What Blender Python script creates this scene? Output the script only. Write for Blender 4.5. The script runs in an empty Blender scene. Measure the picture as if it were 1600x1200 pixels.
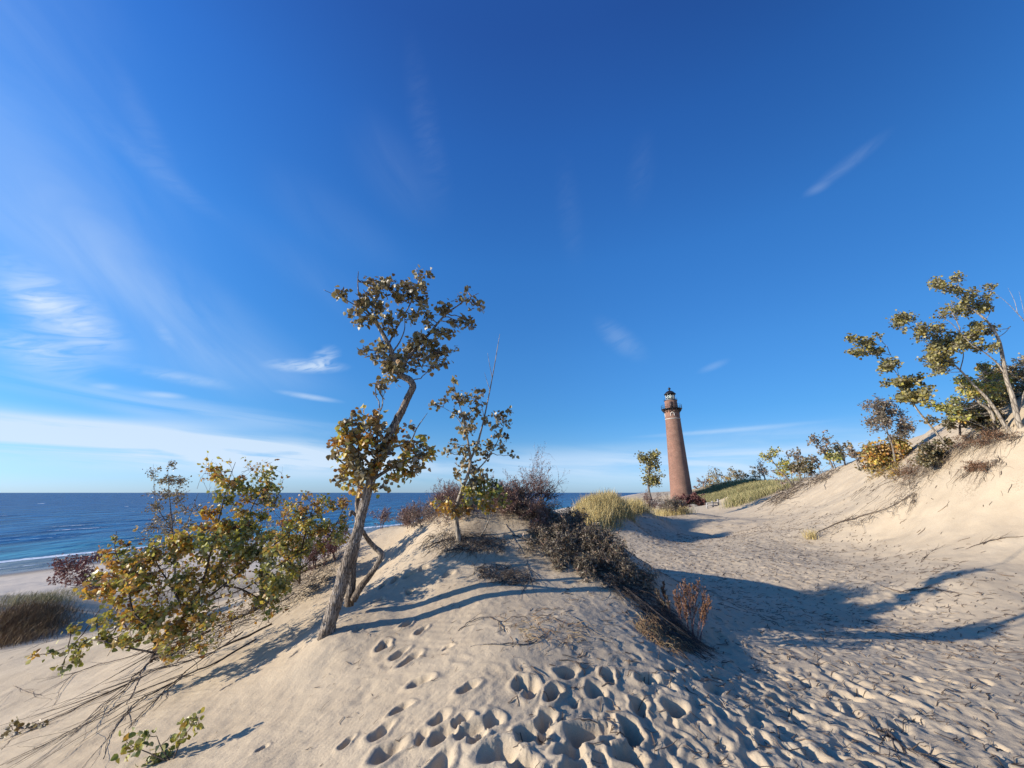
import bpy, math, random
import numpy as np
from mathutils import Vector
R = math.radians
D = bpy.data
scn = bpy.context.scene
COL = scn.collection

# ------------------------------------------------------------------ camera
CZ = 8.0                                   # eye height above the lake
PITCH = R(15.8)
FPX = 600.0                                # focal length in pixels of the 1600 px wide photograph
cam = D.cameras.new("camera"); cam.sensor_width = 36.0; cam.lens = 36.0 * FPX / 1600.0
cam.clip_start = 0.05; cam.clip_end = 90000
co = D.objects.new("camera", cam); COL.objects.link(co)
co.location = (0, 0, CZ); co.rotation_euler = (R(90) + PITCH, 0, 0)
scn.camera = co
CP, SP = math.cos(PITCH), math.sin(PITCH)

def ray(px, py):
    v = 600.0 - py
    return (px - 800.0, FPX * CP - v * SP, v * CP + FPX * SP)
def P(px, py, Y):
    a, b, c = ray(px, py)
    return np.array([a / b * Y, Y, CZ + c / b * Y])
def azel(px, py):
    a, b, c = ray(px, py)
    return math.atan2(a, b), math.atan2(c, math.hypot(a, b))

# ------------------------------------------------------------------ sun, sky, exposure
SUN_AZ = R(11.0); SUN_EL = R(17.5)          # light travels towards +X, a little towards +Y
SUNV = Vector((-math.cos(SUN_AZ) * math.cos(SUN_EL), -math.sin(SUN_AZ) * math.cos(SUN_EL), math.sin(SUN_EL)))
sl = D.lights.new("sun", 'SUN'); sl.energy = 5.0; sl.angle = R(0.5); sl.color = (1.0, 0.88, 0.74)
so = D.objects.new("sun", sl); COL.objects.link(so)
so.rotation_euler = SUNV.to_track_quat('Z', 'Y').to_euler()
scn.view_settings.view_transform = 'Standard'; scn.view_settings.look = 'None'
scn.view_settings.exposure = 0.56; scn.view_settings.gamma = 1.0

world = D.worlds.new("World"); scn.world = world; world.use_nodes = True
W = world.node_tree; W.nodes.clear()
def wn(t, **k):
    n = W.nodes.new(t)
    for a, b in k.items(): setattr(n, a, b)
    return n
def wl(a, b): W.links.new(a, b)
def wmath(op, a, b=None, c=None, clamp=False):
    n = wn('ShaderNodeMath', operation=op, use_clamp=clamp)
    for i, v in enumerate((a, b, c)):
        if v is None: continue
        if isinstance(v, (int, float)): n.inputs[i].default_value = v
        else: wl(v, n.inputs[i])
    return n.outputs[0]
sky = wn('ShaderNodeTexSky', sky_type='NISHITA', sun_disc=False)
sky.sun_elevation = SUN_EL; sky.sun_rotation = math.atan2(SUNV.x, SUNV.y)
sky.altitude = 200; sky.air_density = 1.0; sky.dust_density = 0.35; sky.ozone_density = 2.2
tc = wn('ShaderNodeTexCoord')
sx = wn('ShaderNodeSeparateXYZ'); wl(tc.outputs['Generated'], sx.inputs[0])
az = wmath('ARCTAN2', sx.outputs[0], sx.outputs[1])
el = wmath('ARCSINE', sx.outputs[2])
ae = wn('ShaderNodeCombineXYZ'); wl(az, ae.inputs[0]); wl(el, ae.inputs[1])
def cnoise(scale, sx_, sy_, rot, detail=6, dist=0.6, loc=(0, 0, 0)):
    m = wn('ShaderNodeMapping'); m.inputs['Scale'].default_value = (sx_, sy_, 1); m.inputs['Rotation'].default_value = (0, 0, rot); m.inputs['Location'].default_value = loc
    m2 = wn('ShaderNodeMapping'); m2.inputs['Rotation'].default_value = (0, 0, rot)
    wl(ae.outputs[0], m2.inputs[0]); m.inputs['Rotation'].default_value = (0, 0, 0); wl(m2.outputs[0], m.inputs[0])
    n = wn('ShaderNodeTexNoise'); n.inputs['Scale'].default_value = scale; n.inputs['Detail'].default_value = detail
    n.inputs['Roughness'].default_value = 0.55; n.inputs['Distortion'].default_value = dist
    wl(m.outputs[0], n.inputs[0]); return n.outputs[0]
streakA = cnoise(2.2, 1.0, 3.0, R(38), detail=5, dist=1.0, loc=(3, 1, 0))
streakB = cnoise(4.0, 0.8, 7.0, R(3), loc=(7, 4, 0))
fine = cnoise(16.0, 0.8, 3.0, R(-20), detail=8, dist=1.5, loc=(1, 9, 0))
def wisp(px, py, lx, ly, ang, w, src=None, lo=0.35, hi=0.75):
    """a cirrus wisp at the direction of (px,py): half lengths lx, ly in degrees, tilt ang"""
    a, e = azel(px, py)
    m = wn('ShaderNodeMapping', vector_type='TEXTURE')
    m.inputs['Location'].default_value = (a, e, 0); m.inputs['Rotation'].default_value = (0, 0, R(ang))
    m.inputs['Scale'].default_value = (R(lx), R(ly), 1)
    wl(ae.outputs[0], m.inputs[0])
    L = wn('ShaderNodeVectorMath', operation='LENGTH'); wl(m.outputs[0], L.inputs[0])
    r = wn('ShaderNodeMapRange', interpolation_type='SMOOTHSTEP')
    wl(L.outputs['Value'], r.inputs[0]); r.inputs[1].default_value = 1.0; r.inputs[2].default_value = 0.0
    r.inputs[3].default_value = 0.0; r.inputs[4].default_value = w
    out = r.outputs[0]
    if src is not None:
        q = wn('ShaderNodeMapRange', interpolation_type='SMOOTHSTEP'); wl(src, q.inputs[0])
        q.inputs[1].default_value = lo; q.inputs[2].default_value = hi
        out = wmath('MULTIPLY', out, q.outputs[0])
    return out
def wisp2(p0, p1, ly, w, src=None, lo=0.2, hi=0.7):
    (a0, e0), (a1, e1) = azel(*p0), azel(*p1); o = wisp((p0[0] + p1[0]) / 2, (p0[1] + p1[1]) / 2, 1, 1, 0, w, src, lo, hi)
    m = [n for n in W.nodes if n.type == 'MAPPING' and n.vector_type == 'TEXTURE'][-1]
    m.inputs['Location'].default_value = ((a0 + a1) / 2, (e0 + e1) / 2, 0); m.inputs['Rotation'].default_value = (0, 0, math.atan2(e1 - e0, a1 - a0))
    m.inputs['Scale'].default_value = (math.hypot(a1 - a0, e1 - e0) * .62, R(ly), 1); return o
wisps = [
    wisp2((-20, 400), (200, 570), 3.6, .85, fine, .1, .75), wisp2((190, 540), (520, 600), 4.0, .16, streakA, .1, .8), wisp2((0, 440), (150, 520), 1.2, .35, fine, .1, .7), wisp2((-40, 515), (150, 585), 2.6, .65, fine, .15, .7),
    wisp2((240, 500), (275, 545), .8, .16, fine, .1, .7), wisp2((430, 611), (535, 628), .55, .5, fine, .0, .6), wisp2((180, 570), (370, 606), 1.0, .32, fine, .1, .7), wisp2((215, 614), (295, 620), .5, .4), wisp2((135, 603), (190, 605), .5, .25),
    wisp2((1258, 305), (1390, 205), 1.0, .10, fine, .0, .7), wisp2((1255, 305), (1300, 285), .7, .10), wisp2((120, 160), (350, 345), 1.6, .09, fine, .0, .8), wisp2((180, 100), (280, 290), 1.8, .06, fine, .0, .8),
    wisp2((545, 180), (690, 340), 5.5, .07, streakA, .1, .8), wisp2((640, 60), (700, 330), 3.5, .045, fine, .1, .8), wisp2((1010, 200), (990, 330), 3.0, .03, fine, .1, .8), wisp2((880, 240), (900, 420), 3.0, .03, fine, .1, .8), wisp2((400, 260), (640, 420), 5.0, .05, streakA, .1, .8),
    wisp2((930, 500), (1010, 560), 2.4, .14, fine, .1, .7), wisp2((1090, 582), (1140, 562), .7, .14), wisp2((990, 683), (1300, 657), .45, .30), wisp2((1050, 680), (1350, 668), 1.4, .12, fine, .1, .7),
    wisp2((0, 655), (420, 668), 1.2, .35, streakB, .1, .6), wisp2((130, 632), (330, 662), 1.0, .18),
    
    
    wisp(480, 572, 6.2, 1.2, 6, .75, fine, .25, .62), wisp(508, 558, 2.6, 1.8, 35, .55, fine, .3, .65),
    
    
    wisp(120, 690, 48, 3.4, -1.5, 1.0, streakB, .25, .62), wisp(420, 715, 32, 4.0, -1, .75, streakB, .27, .65), wisp(180, 678, 34, 1.5, -2, .55),
    wisp(900, 728, 44, 3.8, 0, .62, streakB, .25, .65), wisp(300, 640, 30, 1.8, -4, .35, streakB, .3, .65), wisp(1250, 715, 32, 5, 0, .40, streakB, .2, .65),
    wisp(1350, 690, 20, 1.2, 3, .15, streakB, .3, .6),
    
    
    wisp(30, 230, 26, 10, -42, .15, streakA, .1, .9), wisp(110, 330, 30, 4, -38, .10, streakA, .2, .8),
    wisp(0, 60, 34, 14, -40, .10, streakA, .1, .9), wisp(100, 400, 34, 9, -25, .20, streakA, .1, .9),
    wisp(300, 480, 26, 5, -20, .16, streakA, .15, .8), wisp(560, 470, 26, 4, -18, .06, streakA, .2, .8),
]
cl = wisps[0]
for w_ in wisps[1:]: cl = wmath('ADD', cl, w_)
# faint milky haze towards the horizon
hz = wn('ShaderNodeMapRange', interpolation_type='SMOOTHSTEP'); wl(el, hz.inputs[0])
hz.inputs[1].default_value = R(9); hz.inputs[2].default_value = R(-1); hz.inputs[3].default_value = 0; hz.inputs[4].default_value = .12
cl = wmath('ADD', cl, hz.outputs[0])
cl = wmath('MINIMUM', wmath('MULTIPLY', cl, 0.9), 0.85)
er = wn('ShaderNodeMapRange'); wl(el, er.inputs[0]); er.inputs[1].default_value = 0; er.inputs[2].default_value = R(60); er.inputs[3].default_value = 0; er.inputs[4].default_value = 1
tr_ = wn('ShaderNodeValToRGB'); wl(er.outputs[0], tr_.inputs[0]); E_ = tr_.color_ramp.elements
TINT = [(.4, (.531, .877, 1.75)), (6, (.449, .80, 1.25)), (10.5, (.37, .83, 1.30)), (19.5, (.385, .96, 1.53)), (32.4, (.37, 1.05, 1.80)), (47, (.32, .93, 1.82)), (58, (.30, .75, 1.60))]
while len(E_) < len(TINT): E_.new(.5)
for k_, (d_, c_) in enumerate(TINT): E_[k_].position = d_ / 60; E_[k_].color = (c_[0] / 2, c_[1] / 2, c_[2] / 2, 1)
azr = wn('ShaderNodeMapRange', interpolation_type='SMOOTHSTEP'); wl(az, azr.inputs[0]); azr.inputs[1].default_value = R(10); azr.inputs[2].default_value = R(60); azr.inputs[3].default_value = 2.0; azr.inputs[4].default_value = 1.5
ts = wn('ShaderNodeVectorMath', operation='SCALE'); wl(tr_.outputs[0], ts.inputs[0]); wl(azr.outputs[0], ts.inputs['Scale'])
hs = wn('ShaderNodeVectorMath', operation='MULTIPLY'); wl(sky.outputs[0], hs.inputs[0]); wl(ts.outputs[0], hs.inputs[1])
mx = wn('ShaderNodeMix', data_type='RGBA'); wl(cl, mx.inputs[0]); wl(hs.outputs[0], mx.inputs[6]); mx.inputs[7].default_value = (5.2, 6.2, 7.4, 1)
bg = wn('ShaderNodeBackground'); bg.inputs['Strength'].default_value = 0.092
wl(mx.outputs[2], bg.inputs[0])
wo = wn('ShaderNodeOutputWorld'); wl(bg.outputs[0], wo.inputs[0])

# ------------------------------------------------------------------ helpers
rng = np.random.default_rng(11)
def tag(o, label=None, cat=None, group=None, kind=None):
    if label: o['label'] = label
    if cat: o['category'] = cat
    if group: o['group'] = group
    if kind: o['kind'] = kind
    return o

def mesh_obj(name, verts, faces_idx, face_sizes, mat, parent=None, loc=(0, 0, 0), smooth=False, attrs=None, uv=None):
    verts = np.asarray(verts, dtype=np.float32).reshape(-1, 3) - np.asarray(loc, dtype=np.float32)
    faces_idx = np.asarray(faces_idx, dtype=np.int32).ravel(); face_sizes = np.asarray(face_sizes, dtype=np.int32)
    me = D.meshes.new(name)
    me.vertices.add(len(verts)); me.vertices.foreach_set('co', verts.ravel())
    me.loops.add(len(faces_idx)); me.loops.foreach_set('vertex_index', faces_idx)
    me.polygons.add(len(face_sizes))
    st = np.zeros(len(face_sizes), dtype=np.int32); st[1:] = np.cumsum(face_sizes)[:-1]
    me.polygons.foreach_set('loop_start', st); me.polygons.foreach_set('loop_total', face_sizes)
    if smooth: me.polygons.foreach_set('use_smooth', np.ones(len(face_sizes), dtype=bool))
    if attrs:
        for k, v in attrs.items():
            a = me.attributes.new(k, 'FLOAT', 'POINT'); a.data.foreach_set('value', np.asarray(v, dtype=np.float32))
    if uv is not None:
        u = me.uv_layers.new(name='UVMap'); u.data.foreach_set('uv', np.asarray(uv, dtype=np.float32)[faces_idx].ravel())
    me.update(calc_edges=True)
    if mat: me.materials.append(mat)
    o = D.objects.new(name, me); COL.objects.link(o)
    if parent is not None: o.parent = parent
    else: o.location = loc
    return o

class MB:
    """collects shapes of ONE part"""
    def __init__(s): s.v = []; s.f = []; s.z = []; s.a = []; s.n = 0
    def add(s, v, f, z, a=None):
        v = np.asarray(v, float).reshape(-1, 3); s.v.append(v); s.f.append(np.asarray(f, int).ravel() + s.n); s.z.append(np.asarray(z, int))
        s.a.append(np.full(len(v), 0.5) if a is None else np.broadcast_to(a, len(v))); s.n += len(v)
    def tube(s, pts, rad, sides=6, a=None, rough=0.0, seed=0, cap=True):
        pts = np.asarray(pts, float); n = len(pts); rad = np.broadcast_to(np.asarray(rad, float), n)
        t = np.gradient(pts, axis=0); t /= np.linalg.norm(t, axis=1)[:, None] + 1e-9
        ref = np.array([0, 0, 1.0]) if abs(t[0][2]) < .9 else np.array([1.0, 0, 0])
        u = np.cross(t, ref); bad = np.linalg.norm(u, axis=1) < 1e-3; u[bad] = (1, 0, 0); u /= np.linalg.norm(u, axis=1)[:, None]
        for i in range(1, n):                     # keep frames from twisting
            w = u[i - 1] - t[i] * np.dot(u[i - 1], t[i]); l = np.linalg.norm(w)
            if l > 1e-6: u[i] = w / l
        w = np.cross(t, u)
        th = np.linspace(0, 2 * np.pi, sides, endpoint=False)
        rr = rad[:, None] * np.ones(sides)[None]
        if rough > 0:
            q = np.random.default_rng(seed)
            ridge = np.zeros((n, sides)); L = np.arange(n)[:, None]
            for k in (3, 5, 9, 13):
                ridge += np.sin(k * th[None] + L * q.uniform(-.25, .25) + q.uniform(0, 6.3) + 1.2 * np.sin(L * q.uniform(.05, .3) + q.uniform(0, 6))) / k ** .5
            rr = rr * (1 + rough * ridge * .5 + rough * .5 * q.normal(size=(n, sides)))
        v = pts[:, None] + u[:, None] * (np.cos(th)[None] * rr)[..., None] + w[:, None] * (np.sin(th)[None] * rr)[..., None]
        i, j = np.meshgrid(np.arange(n - 1), np.arange(sides), indexing='ij'); j2 = (j + 1) % sides
        f = np.stack([i * sides + j, i * sides + j2, (i + 1) * sides + j2, (i + 1) * sides + j], -1).reshape(-1)
        z = [4] * ((n - 1) * sides); vv = v.reshape(-1, 3)
        if cap:
            f = np.concatenate([f, np.arange(sides)[::-1], (n - 1) * sides + np.arange(sides)]); z = z + [sides, sides]
        s.add(vv, f, z, a)
    def box(s, c, h, rz=0.0, a=None):
        c = np.asarray(c, float); x, y, z = h
        v = np.array([[sx_ * x, sy_ * y, sz * z] for sx_ in (-1, 1) for sy_ in (-1, 1) for sz in (-1, 1)], float)
        ca, sa = math.cos(rz), math.sin(rz); v = np.stack([v[:, 0] * ca - v[:, 1] * sa, v[:, 0] * sa + v[:, 1] * ca, v[:, 2]], 1) + c
        s.add(v, [0, 1, 3, 2, 4, 6, 7, 5, 0, 4, 5, 1, 2, 3, 7, 6, 0, 2, 6, 4, 1, 5, 7, 3], [4] * 6, a)
    def lathe(s, prof, sides=48, c=(0, 0, 0), a=None):
        prof = np.asarray(prof, float); th = np.linspace(0, 2 * np.pi, sides, endpoint=False); n = len(prof)
        v = np.stack([prof[:, 0:1] * np.cos(th), prof[:, 0:1] * np.sin(th), np.repeat(prof[:, 1:2], sides, 1)], -1) + np.asarray(c)
        i, j = np.meshgrid(np.arange(n - 1), np.arange(sides), indexing='ij'); j2 = (j + 1) % sides
        f = np.stack([i * sides + j, i * sides + j2, (i + 1) * sides + j2, (i + 1) * sides + j], -1).reshape(-1)
        s.add(v.reshape(-1, 3), f, [4] * ((n - 1) * sides), a)
    def leaves(s, pos, axis, size, width=1.0, fold=0.35, curl=0.3, seed=1, rnd=None):
        """many small folded leaves; width 1 = broad poplar leaf, 0.2 = narrow willow leaf"""
        q = np.random.default_rng(seed); n = len(pos)
        if n == 0: return
        pos = np.asarray(pos, float); ax = np.asarray(axis, float); ax = ax / (np.linalg.norm(ax, axis=1)[:, None] + 1e-9)
        size = np.broadcast_to(np.asarray(size, float), n)
        rv = q.normal(size=(n, 3)); sd = np.cross(ax, rv); sd /= np.linalg.norm(sd, axis=1)[:, None] + 1e-9
        nn = np.cross(ax, sd)
        fo = fold * q.uniform(-.3, 1.6, n); cu = curl * q.uniform(-.6, 1.8, n)
        #           t     w
        prof = [(0.0, 0.0), (.10, .34), (.42, .50), (.78, .26), (1.0, 0.0)]
        V = []
        def pt(t, wd):
            return pos + ax * (size * t)[:, None] + sd * (size * wd * width)[:, None] + nn * (size * (abs(wd) * fo * width - cu * t * t))[:, None]
        V = [pt(0, 0), pt(.10, .34), pt(.42, .5), pt(.78, .26), pt(1, 0), pt(.78, -.26), pt(.42, -.5), pt(.10, -.34), pt(.42, 0)]
        v = np.stack(V, 1).reshape(-1, 3)
        base = np.array([0, 8, 2, 1, 8, 4, 3, 2, 0, 7, 6, 8, 8, 6, 5, 4])
        f = (np.arange(n)[:, None] * 9 + base[None]).ravel()
        r = q.uniform(0, 1, n) if rnd is None else rnd
        s.add(v, f, [4] * (4 * n), np.repeat(r, 9))
    def blades(s, pos, h, wd, lean, seed=1, dirn=None):
        q = np.random.default_rng(seed); n = len(pos); pos = np.asarray(pos, float)
        h = np.broadcast_to(h, n) * q.uniform(.5, 1.15, n); a = q.uniform(0, 2 * np.pi, n)
        d = np.stack([np.cos(a), np.sin(a), 0 * a], 1) * (lean * q.uniform(.1, 1.2, n))[:, None]
        if dirn is not None: d = d + np.asarray(dirn)[None] * q.uniform(.5, 1.3, n)[:, None]
        b = q.uniform(0, np.pi, n); sdv = np.stack([np.cos(b), np.sin(b), 0 * b], 1)
        V = []
        for t, ww in ((0, 1.), (.4, .9), (.75, .6)):
            c = pos + (d * h[:, None]) * t ** 1.8 + np.array([0, 0, 1.]) * (h * (t - .12 * t * t))[:, None]
            V += [c - sdv * wd * ww * .5, c + sdv * wd * ww * .5]
        V.append(pos + d * h[:, None] + np.array([0, 0, 1.]) * (h * .86)[:, None])
        v = np.stack(V, 1).reshape(-1, 3)
        f = (np.arange(n)[:, None] * 7 + np.array([0, 1, 3, 2, 2, 3, 5, 4, 4, 5, 6])[None]).ravel()
        s.add(v, f, [4, 4, 3] * n, np.repeat(q.uniform(0, 1, n), 7))
    def build(s, name, mat, parent=None, loc=(0, 0, 0), smooth=False):
        if parent is not None and 'loc0' in parent: loc = tuple(parent['loc0'])
        return mesh_obj(name, np.concatenate(s.v), np.concatenate(s.f), np.concatenate(s.z), mat, parent, loc, smooth, {'rnd': np.concatenate(s.a)})

ROOTS = []
def thing(name, loc, label, cat, group=None):
    o = D.objects.new(name, None); COL.objects.link(o); o.location = [float(c) for c in loc]; o.empty_display_size = .2
    o['loc0'] = [float(c) for c in loc]; ROOTS.append(o)
    return tag(o, label, cat, group)

# ------------------------------------------------------------------ materials
def mat(name):
    m = D.materials.new(name); m.use_nodes = True; nt = m.node_tree; nt.nodes.clear()
    out = nt.nodes.new('ShaderNodeOutputMaterial'); b = nt.nodes.new('ShaderNodeBsdfPrincipled'); nt.links.new(b.outputs[0], out.inputs[0])
    return m, nt, b, out
def nd(nt, t, inp=None, **k):
    n = nt.nodes.new(t)
    for a, b in k.items(): setattr(n, a, b)
    for a, b in (inp or {}).items():
        if hasattr(b, 'is_output'): nt.links.new(b, n.inputs[a])
        else: n.inputs[a].default_value = b
    return n
def ramp(nt, fac, stops):
    n = nt.nodes.new('ShaderNodeValToRGB'); nt.links.new(fac, n.inputs[0]); e = n.color_ramp.elements
    while len(e) < len(stops): e.new(.5)
    for i, (p, c) in enumerate(stops): e[i].position = p; e[i].color = (*c, 1)
    return n.outputs[0]
def leafmat(name, stops, under=(.30, .32, .24), trans=.25, rough=.45):
    m, nt, b, out = mat(name)
    a = nd(nt, 'ShaderNodeAttribute', attribute_name='rnd'); c = ramp(nt, a.outputs['Fac'], stops)
    tcn = nd(nt, 'ShaderNodeTexCoord'); no = nd(nt, 'ShaderNodeTexNoise', {'Vector': tcn.outputs['Object'], 'Scale': 60.0, 'Detail': 3.0})
    c2 = nd(nt, 'ShaderNodeMix', {0: no.outputs[0], 6: c, 7: (.12, .07, .03, 1)}, data_type='RGBA'); 
    mr = nd(nt, 'ShaderNodeMapRange', {0: no.outputs[0], 1: .5, 2: .75, 3: 0.0, 4: .5}); nt.links.new(mr.outputs[0], c2.inputs[0])
    ge = nd(nt, 'ShaderNodeNewGeometry')
    bf = nd(nt, 'ShaderNodeMath', {0: ge.outputs['Backfacing'], 1: .55}, operation='MULTIPLY')
    c3 = nd(nt, 'ShaderNodeMix', {0: bf.outputs[0], 6: c2.outputs[2], 7: (*under, 1)}, data_type='RGBA')
    nt.links.new(c3.outputs[2], b.inputs['Base Color']); b.inputs['Roughness'].default_value = rough
    tr = nd(nt, 'ShaderNodeBsdfTranslucent', {'Color': c2.outputs[2]}); ms = nd(nt, 'ShaderNodeMixShader', {0: trans, 1: b.outputs[0], 2: tr.outputs[0]})
    nt.links.new(ms.outputs[0], out.inputs[0]); return m
def barkmat(name, c0, c1, scale=30.0, stretch=.15, bump=.6, patch=None):
    m, nt, b, out = mat(name)
    tcn = nd(nt, 'ShaderNodeTexCoord'); mp = nd(nt, 'ShaderNodeMapping', {'Vector': tcn.outputs['Object'], 'Scale': (1, 1, stretch)})
    n1 = nd(nt, 'ShaderNodeTexNoise', {'Vector': mp.outputs[0], 'Scale': scale, 'Detail': 6.0, 'Roughness': .65, 'Distortion': .5})
    v1 = nd(nt, 'ShaderNodeTexVoronoi', {'Vector': mp.outputs[0], 'Scale': scale * 1.6}, feature='DISTANCE_TO_EDGE')
    vv = nd(nt, 'ShaderNodeMapRange', {0: v1.outputs['Distance'], 1: 0.0, 2: .18})
    hh = nd(nt, 'ShaderNodeMath', {0: n1.outputs[0], 1: vv.outputs[0]}, operation='MULTIPLY')
    c = ramp(nt, hh.outputs[0], [(.05, tuple(x * .45 for x in c0)), (.3, c0), (.65, c1)])
    if patch:
        n2 = nd(nt, 'ShaderNodeTexNoise', {'Vector': tcn.outputs['Object'], 'Scale': 3.0, 'Detail': 4.0})
        mr = nd(nt, 'ShaderNodeMapRange', {0: n2.outputs[0], 1: .42, 2: .62}); mm = nd(nt, 'ShaderNodeMix', {0: mr.outputs[0], 6: c, 7: (*patch, 1)}, data_type='RGBA', blend_type='MULTIPLY'); c = mm.outputs[2]
    nt.links.new(c, b.inputs['Base Color']); b.inputs['Roughness'].default_value = .9
    bp = nd(nt, 'ShaderNodeBump', {'Strength': bump, 'Distance': .01, 'Height': hh.outputs[0]}); nt.links.new(bp.outputs[0], b.inputs['Normal'])
    return m
def plain(name, c, rough=.7, metal=0.0, var=.15, scale=8.0):
    m, nt, b, out = mat(name); tcn = nd(nt, 'ShaderNodeTexCoord')
    n1 = nd(nt, 'ShaderNodeTexNoise', {'Vector': tcn.outputs['Object'], 'Scale': scale, 'Detail': 5.0})
    col = ramp(nt, n1.outputs[0], [(.3, tuple(x * (1 - var) for x in c)), (.7, tuple(min(1, x * (1 + var)) for x in c))])
    nt.links.new(col, b.inputs['Base Color']); b.inputs['Roughness'].default_value = rough; b.inputs['Metallic'].default_value = metal
    return m
def rndmat(name, stops, rough=.8):
    m, nt, b, out = mat(name); a = nd(nt, 'ShaderNodeAttribute', attribute_name='rnd')
    nt.links.new(ramp(nt, a.outputs['Fac'], stops), b.inputs['Base Color']); b.inputs['Roughness'].default_value = rough
    return m

L_OLIVE = leafmat('leaf_olive', [(0, (.09, .055, .03)), (.3, (.20, .14, .05)), (.6, (.25, .20, .07)), (.85, (.34, .28, .10)), (1, (.42, .25, .09))], under=(.42, .42, .34))
L_GOLD = leafmat('leaf_gold', [(0, (.16, .07, .03)), (.2, (.36, .15, .03)), (.42, (.60, .31, .04)), (.65, (.62, .46, .06)), (.85, (.45, .44, .08)), (1, (.20, .25, .05))], under=(.55, .46, .26), trans=.38)
L_GREEN = leafmat('leaf_green', [(0, (.08, .11, .03)), (.35, (.24, .28, .05)), (.7, (.48, .44, .07)), (1, (.55, .33, .06))], under=(.38, .38, .24))
L_HILL = leafmat('leaf_hill', [(0, (.07, .055, .02)), (.35, (.18, .16, .05)), (.7, (.34, .31, .07)), (1, (.48, .35, .08))], under=(.24, .24, .16), trans=.22)
L_DARK = leafmat('leaf_dark', [(0, (.05, .035, .015)), (.5, (.11, .09, .03)), (1, (.24, .16, .06))], under=(.15, .16, .1), trans=.12)
L_DRY = leafmat('leaf_dry', [(0, (.10, .055, .05)), (.4, (.20, .11, .09)), (.7, (.29, .18, .15)), (1, (.36, .26, .20))], under=(.24, .17, .14), trans=.15)
L_CURL = leafmat('leaf_curled', [(0, (.05, .035, .025)), (.35, (.14, .10, .07)), (.7, (.22, .19, .12)), (1, (.32, .19, .14))], under=(.2, .19, .14), trans=.12)
L_RED = leafmat('leaf_red', [(0, (.08, .02, .02)), (.5, (.17, .05, .05)), (1, (.25, .11, .09))], under=(.2, .12, .11), trans=.15)
L_RUST = leafmat('leaf_rust', [(0, (.09, .04, .02)), (.5, (.20, .09, .04)), (1, (.30, .17, .09))], under=(.26, .16, .1), trans=.15)
BARK = barkmat('bark_grey', (.22, .185, .15), (.50, .445, .375), 34, .12, 1.0, (.55, .50, .45))
BARK_PALE = barkmat('bark_pale', (.27, .23, .18), (.40, .36, .29), 9, .25, .25)
TWIG = barkmat('twig_brown', (.10, .07, .05), (.22, .17, .13), 40, .4, .3)
TWIG_GREY = barkmat('twig_grey', (.16, .14, .12), (.36, .32, .28), 40, .3, .3)
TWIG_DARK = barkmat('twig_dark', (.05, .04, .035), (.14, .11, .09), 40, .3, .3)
TWIG_RED = barkmat('twig_red', (.13, .07, .07), (.27, .17, .17), 40, .3, .3)
G_GOLD = rndmat('grass_gold', [(0, (.26, .19, .06)), (.4, (.46, .35, .13)), (.75, (.62, .50, .25)), (1, (.30, .28, .10))])
G_GREEN = rndmat('grass_green', [(0, (.11, .12, .045)), (.4, (.20, .19, .07)), (.75, (.36, .31, .14)), (1, (.5, .42, .22))])
G_BROWN = rndmat('grass_brown', [(0, (.12, .07, .04)), (.5, (.26, .16, .08)), (1, (.36, .27, .13))])

# ------------------------------------------------------------------ terrain height
CTRL = [  # (px, py, distance ahead) measured off the ground in the photograph
 (510,993,5.1),(800,1200,2.85),(800,1000,4.25),(800,935,5.5),(717,840,7.0),(745,795,7.9),(830,792,8.2),(660,815,8.6),
 (900,822,7.6),(960,858,7.1),(1000,893,6.8),(1045,940,6.3),(1090,1010,5.5),(1000,1000,4.6),(1000,1100,3.55),(1110,1100,3.7),(1200,1100,4.06),(1250,1050,4.95),
 (1100,1200,3.0),(1300,1200,3.12),(1600,1200,3.45),(1400,1100,4.33),(600,1100,3.75),(600,1200,3.0),(650,930,6.0),(600,870,8.1),(590,828,10.3),
 (880,930,5.6),(960,950,5.4),(870,870,6.7),(780,840,7.1),
 (230,1190,4.0),(0,1200,4.8),(400,1100,4.45),(300,1050,6.0),(150,1050,8.0),(420,950,7.7),(480,885,9.3),(300,950,10.5),(0,1050,9.3),(100,1000,12.0),(0,1005,14.5),
 (40,950,17.5),(0,930,22),(0,912,36),(150,900,40),(500,1050,4.6),(440,1010,5.9),
 (1600,1050,5.15),(1400,950,8.5),(1200,950,8.5),(1100,920,10.0),(1600,960,7.2),(1500,900,8.8),(1300,900,10.5),(1600,900,8.6),
 (1100,850,16.8),(1000,830,21),(1200,870,12.5),(1200,830,17),(1300,800,17.5),(1500,830,10.8),(1600,800,10.0),(1600,740,10.3),(1600,665,10.8),(1500,715,12.2),(1430,752,13.6),(1395,790,13.6),
 (1400,835,13.0),(1320,737,30),(1380,742,22),(1280,790,28),(1260,752,38),(1195,790,45),(1150,785,52),(1100,793,58),(1060,800,32),(1000,815,36),(1060,830,24),(1150,812,32),
 (905,802,20),(960,792,22),(1010,796,26),(945,826,17.5),(1114,788,70),
 (1180,757,122),(1240,752,112),(1120,770,118),(1150,784,95),(1200,776,88),(1075,776,115),(1095,786,100),(1150,772,108),(1210,768,98),
]
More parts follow.
